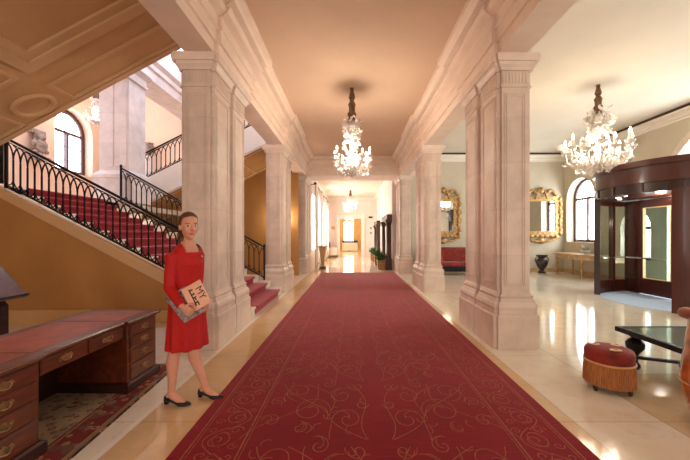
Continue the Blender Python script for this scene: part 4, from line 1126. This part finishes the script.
# arms: her right arm is nearer the camera / picture left
shR = tz(1.325) - TL*.150; elR = V(-.112, -.175, 1.05); wrR = V(.045, -.262, .905)
shL = tz(1.325) + TL*.105; elL = V(-.02, .12, 1.06); wrL = V(.140, -.03, .90)
def limb(b, pts, rs, n=14): b.tube(pts, rs, n)
def lerp(a, c, t): return a+(c-a)*t
limb(body, [shR+TL*.03, shR, lerp(shR,elR,.5), elR, lerp(elR,wrR,.35), wrR], [.040,.042,.040,.036,.036,.026])
limb(body, [shL-TL*.03, shL, lerp(shL,elL,.5), elL, lerp(elL,wrL,.35), wrL], [.040,.042,.040,.036,.036,.026])
# right hand curling round the magazines' lower edge
def hand(wr, fw, side, nrm, curl, sgn):
    fw, side, nrm = fw.normalized(), side.normalized(), nrm.normalized()
    pc = wr+fw*.045
    rings = []
    for t, w, h in ((-.01,.024,.017),(.02,.033,.016),(.05,.040,.014),(.082,.038,.012)):
        c = wr+fw*t; rings.append([c+side*(w*math.cos(2*PI*k/12))+nrm*(h*math.sin(2*PI*k/12)) for k in range(12)])
    body.loft(rings)
    for q, (o, L) in enumerate(((-.030,.062),(-.010,.072),(.010,.068),(.029,.054))):
        p = wr+fw*.075+side*o; pts = [p-fw*.02, p]; a = .25
        for sgm in (.42,.33,.25):
            a += curl; pts.append(pts[-1]+(fw*math.cos(a)+nrm*math.sin(a)*sgn)*L*sgm)
        body.tube(pts, [.0095,.0092,.0085,.0078,.006], 8)
    p = wr+fw*.02+side*-.026
    body.tube([p, p-side*.028+fw*.022+nrm*sgn*.012, p-side*.034+fw*.05+nrm*sgn*.02, p-side*.026+fw*.072+nrm*sgn*.022], [.013,.011,.0095,.007], 8)
bf = Vector((.55,-.835,0)); bu = Vector((.835,.55,0))        # book facing / book right
hand(wrR, Vector((.72,-.12,-.42)), Vector((-.45,.0,-.75)), Vector((-.35,.85,0)), .42, 1)
hand(wrL, Vector((.02,-.55,-.62)), Vector((.6,.3,-.1)), Vector((.5,-.8,.0)), .40, -1)
# legs: her right (near, straight), her left (stepping forward)
hR, kR, aR = tz(.84)-HIPL*.08, V(-.128,-.06,.475), V(-.150,-.075,.105)
hL, kL, aL = tz(.84)+HIPL*.08, V(-.01,.03,.475), V(.095,.05,.105)
for h, k_, a_ in ((hR,kR,aR),(hL,kL,aL)):
    calf = lerp(k_,a_,.28)-FF*.012
    limb(body, [h+Vector((0,0,.03)), lerp(h,k_,.4), k_, calf, lerp(k_,a_,.7), a_], [.085,.074,.052,.054,.037,.030], 16)
    body.tube([a_+Vector((0,0,.01))-FF*.01, a_-Vector((0,0,.035))+FF*.02, a_-Vector((0,0,.066))+FF*.075, a_-Vector((0,0,.087))+FF*.135], [.030,.032,.030,.018], 12)
    body.ell(a_-Vector((0,0,.03))-FF*.025, (.026,.026,.032), 10, 8)
me = remesh(body, 'body', .0045, 2)
for m in (M['lip'], M['eye'], M['brow'], M['paper']): me.materials.append(m)
for p in me.polygons:
    p.use_smooth = True
    d = p.center - hc; f, l, z = d.dot(HF), d.dot(HL), d.z
    if f > .055:
        if abs(l) < .024*(1-abs(z+.0705)/.02) and abs(z+.0705) < .011: p.material_index = 1
        for s in (-1,1):
            e = ((l-s*.032)/.0145)**2 + ((z-.000)/.0068)**2
            if e < 1: p.material_index = 2 if abs(l-s*.032) < .009 else 4
            if abs(l-s*.034) < .018 and abs(z-.0225+.10*(abs(l)-.03)**1*0) < .0042: p.material_index = 3
off = Vector((WX, WY0, 0)); me.transform(Matrix.Translation(-off))
bo = bpy.data.objects.new('body', me); COL.objects.link(bo); bo.parent = wm

# dress
dr = MB()
e = .012
dr.loft([ering(tz(1.43,0), TF, TL, .065,.068,.080), ering(tz(1.395,.002), TF, TL, .08,.085,.120), ering(tz(1.34,.0), TF, TL, .105,.100,.145), ering(tz(1.25,.0), TF, TL, .130,.108,.140), ering(tz(1.14), TF, TL, .104,.102,.142), ering(tz(1.045), TF, TL, .098,.098,.132), ering(tz(1.0), HIPF, HIPL, .104,.112,.14)])
rings = []
for z, rf, rb, rl, am in ((1.03,.10,.10,.135,0),(.96,.118,.125,.155,.0),(.88,.126,.135,.165,.003),(.76,.132,.144,.170,.007),(.62,.140,.152,.176,.011),(.50,.146,.160,.182,.015),(.485,.144,.158,.180,.015)):
    r = []
    for k in range(64):
        a = 2*PI*k/64; fo = am*math.sin(a*9+z*2); cf, sf = math.cos(a), math.sin(a)
        r.append(tz(z,-.004)+HIPF*(cf*((rf if cf > 0 else rb)+fo))+HIPL*(sf*(rl+fo)))
    rings.append(r)
dr.loft(rings)
for sh, el, wr in ((shR,elR,wrR),(shL,elL,wrL)):
    s = TL*.04 if sh is shR else -TL*.04
    w2 = lerp(el,wr,.93)
    dr.tube([sh+s+Vector((0,0,.0)), sh, lerp(sh,el,.5), el, lerp(el,wr,.4), w2], [.046,.052,.051,.047,.043,.036], 16)
md = remesh(dr, 'dress', .007, 3)
bm = bmesh.new(); bm.from_mesh(md)
kill = []
for f in bm.faces:
    c = f.calc_center_median(); d = c - tz(0); fw, lt = d.dot(TF), d.dot(TL)
    if (c.z > 1.355 and fw > .0 and abs(lt) < .072) or (c.z > 1.40 and abs(lt) < .078): kill.append(f)
bmesh.ops.delete(bm, geom=kill, context='FACES'); bm.to_mesh(md); bm.free()
md.materials.clear(); md.materials.append(M['dress'])
for p in md.polygons: p.use_smooth = True; p.material_index = 0
md.transform(Matrix.Translation(-off)); do = bpy.data.objects.new('dress', md); COL.objects.link(do); do.parent = wm
# hair: cap + low ponytail
hr = MB()
hr.loft([ering(hc+Vector((0,0,z))-HF*sh_, HF, HL, f, bk, w, 24) for z, f, bk, w, sh_ in ((-.11,.012,.04,.035,.055),(-.08,.03,.058,.055,.04),(-.05,.04,.074,.072,.03),(-.02,.045,.088,.081,.022),(.02,.05,.097,.084,.014),(.05,.066,.100,.083,.008),(.08,.080,.095,.077,.004),(.10,.072,.082,.064,.003),(.12,.046,.056,.044,.003),(.133,.015,.02,.016,.002))])
hr.tube([hp(-.07,-.01,-.05), hp(-.09,-.02,-.09), hp(-.085,-.03,-.15), hp(-.07,-.045,-.21), hp(-.06,-.05,-.25)], [.034,.036,.032,.024,.008], 12)
mh = remesh(hr, 'hair', .005, 2)
mh.materials.clear(); mh.materials.append(M['hair'])
for p in mh.polygons: p.use_smooth = True; p.material_index = 0
mh.transform(Matrix.Translation(-off)); ho = bpy.data.objects.new('hair', mh); COL.objects.link(ho); ho.parent = wm
# shoes
for a_, floorz in ((aR,0.0),(aL,0.0)):
    b = MB(); hb = Vector((a_.x, a_.y, 0))
    rings = []
    for t, z, w, h in ((-.062,.052,.018,.022),(-.045,.050,.028,.030),(-.01,.044,.030,.022),(.04,.030,.032,.018),(.09,.019,.038,.018),(.13,.017,.038,.016),(.165,.015,.026,.013),(.185,.013,.010,.009)):
        c = hb+FF*t+Vector((0,0,z)); rings.append([c+FL*(w*math.cos(2*PI*k/14))+Vector((0,0,h*math.sin(2*PI*k/14))) for k in range(14)])
    b.loft(rings)
    b.loft([[hb+FF*(t+(-.045))+FL*l+Vector((0,0,z)) for t, l in ((-.016*s_,-.017*s_),(.018*s_,-.017*s_),(.018*s_,.017*s_),(-.016*s_,.017*s_))] for z, s_ in ((.001,.85),(.02,.85),(.045,1.2))])
    b.loft([[hb+FF*t+FL*(w*l)+Vector((0,0,z)) for l, w, z in ((-1,w,z0),(1,w,z0),(1,w,z0+.006),(-1,w,z0+.006))] for t, w, z0 in ((.05,.022,.012),(.09,.032,.001),(.13,.032,.001),(.17,.018,.003))])
    b.build('shoe', M['shoe'], wm, 60)
b = MB(); c = tz(1.315,.004)+TF*.118+TL*.055; b.ell(c, (.009,.009,.007), 10, 6); b.build('brooch', M['silverleaf'], wm)

# magazines
def px(u, v, y): return Vector(((u-U0)/F*y, y, EYE+(V0-v)/F*y))
def booklet(name, A, B, C, th, cov, label):
    """A,B,C corners (top-left, top-right along reading edge...), D derived"""
    D = A+(C-B); n = (B-A).cross(C-B).normalized()
    if n.y > 0: n = -n
    root = thing(name, label, 'magazine', tuple((A+C)/2), 'magazines held by the woman')
    back = lambda p, o: p - n*o
    def slab(o0, o1, ins=0):
        c = (A+C)/2; q = [p+(c-p)*ins for p in (A,B,C,D)]
        return MB().add([back(p,o1) for p in q]+[back(p,o0) for p in q], [(3,2,1,0),(4,5,6,7),(0,1,5,4),(1,2,6,5),(2,3,7,6),(3,0,4,7)])
    slab(.0008, th-.0008, .015).build('pages', M['paper'], root)
    slab(0, .0008).build('front_cover', cov, root); slab(th-.0008, th).build('back_cover', cov, root)
    return root, A, B, C, D, n
ym = 2.755
A = px(181,290,2.83); B = px(199.5,279.5,2.84); Cc = px(211,302,2.79)
mag, A, B, Cc, D, nn = booklet('magazine', A, B, Cc, .010, M['cover'], 'peach magazine with bold black title held against the red dress')
# title lettering: reading direction runs B->C, up runs A->B
def text(s, parent, origin, rd, up, size, n):
    cu = bpy.data.curves.new('t', 'FONT'); cu.body = s; cu.size = size; cu.extrude = .0003
    to = bpy.data.objects.new('t', cu); COL.objects.link(to)
    dg = bpy.context.evaluated_depsgraph_get(); dg.update()
    m2 = bpy.data.meshes.new_from_object(to.evaluated_get(dg)); bpy.data.objects.remove(to)
    R = Matrix((rd, up, n)).transposed().to_4x4()
    m2.transform(Matrix.Translation(origin-Vector(parent.location)) @ R); m2.materials.clear(); m2.materials.append(M['ink'])
    o = bpy.data.objects.new('title_lettering', m2); COL.objects.link(o); o.parent = parent; return o
rdv = (Cc-B).normalized(); upv = (B-A) - rdv*(B-A).dot(rdv); upv.normalize(); nv = rdv.cross(upv)
wd = (B-A).length; ht = (Cc-B).length
text('MY', mag, A+(B-A)*.62+rdv*ht*.22+nn*.0012, rdv, upv, .085, nv)
b = MB()
for k, (t0, t1, s0, s1) in enumerate(((.30,.36,.15,.85),(.36,.50,.18,.24),(.36,.50,.36,.42),(.36,.50,.50,.56),(.40,.46,.56,.66),(.36,.50,.70,.76),(.44,.50,.76,.88))):
    q = [A+(B-A)*t+(Cc-B)*s+nn*.001 for t, s in ((t0,s0),(t1,s0),(t1,s1),(t0,s1))]; b.add(q, [(0,1,2,3)])
b.build('cover_print', M['ink'], mag)
A2 = px(164.5,298,2.80); B2 = px(186,286,2.872); C2 = px(205.5,310,2.82)
booklet('magazine', A2, B2, C2, .012, M['greyc'], 'grey magazine held behind the peach one under the forearm')

# ------------------------------------------------------------------ world
w = bpy.data.worlds.new('world'); sc.world = w; w.use_nodes = True
bg = w.node_tree.nodes['Background']; bg.inputs[0].default_value = (.75,.85,1,1); bg.inputs[1].default_value = .6
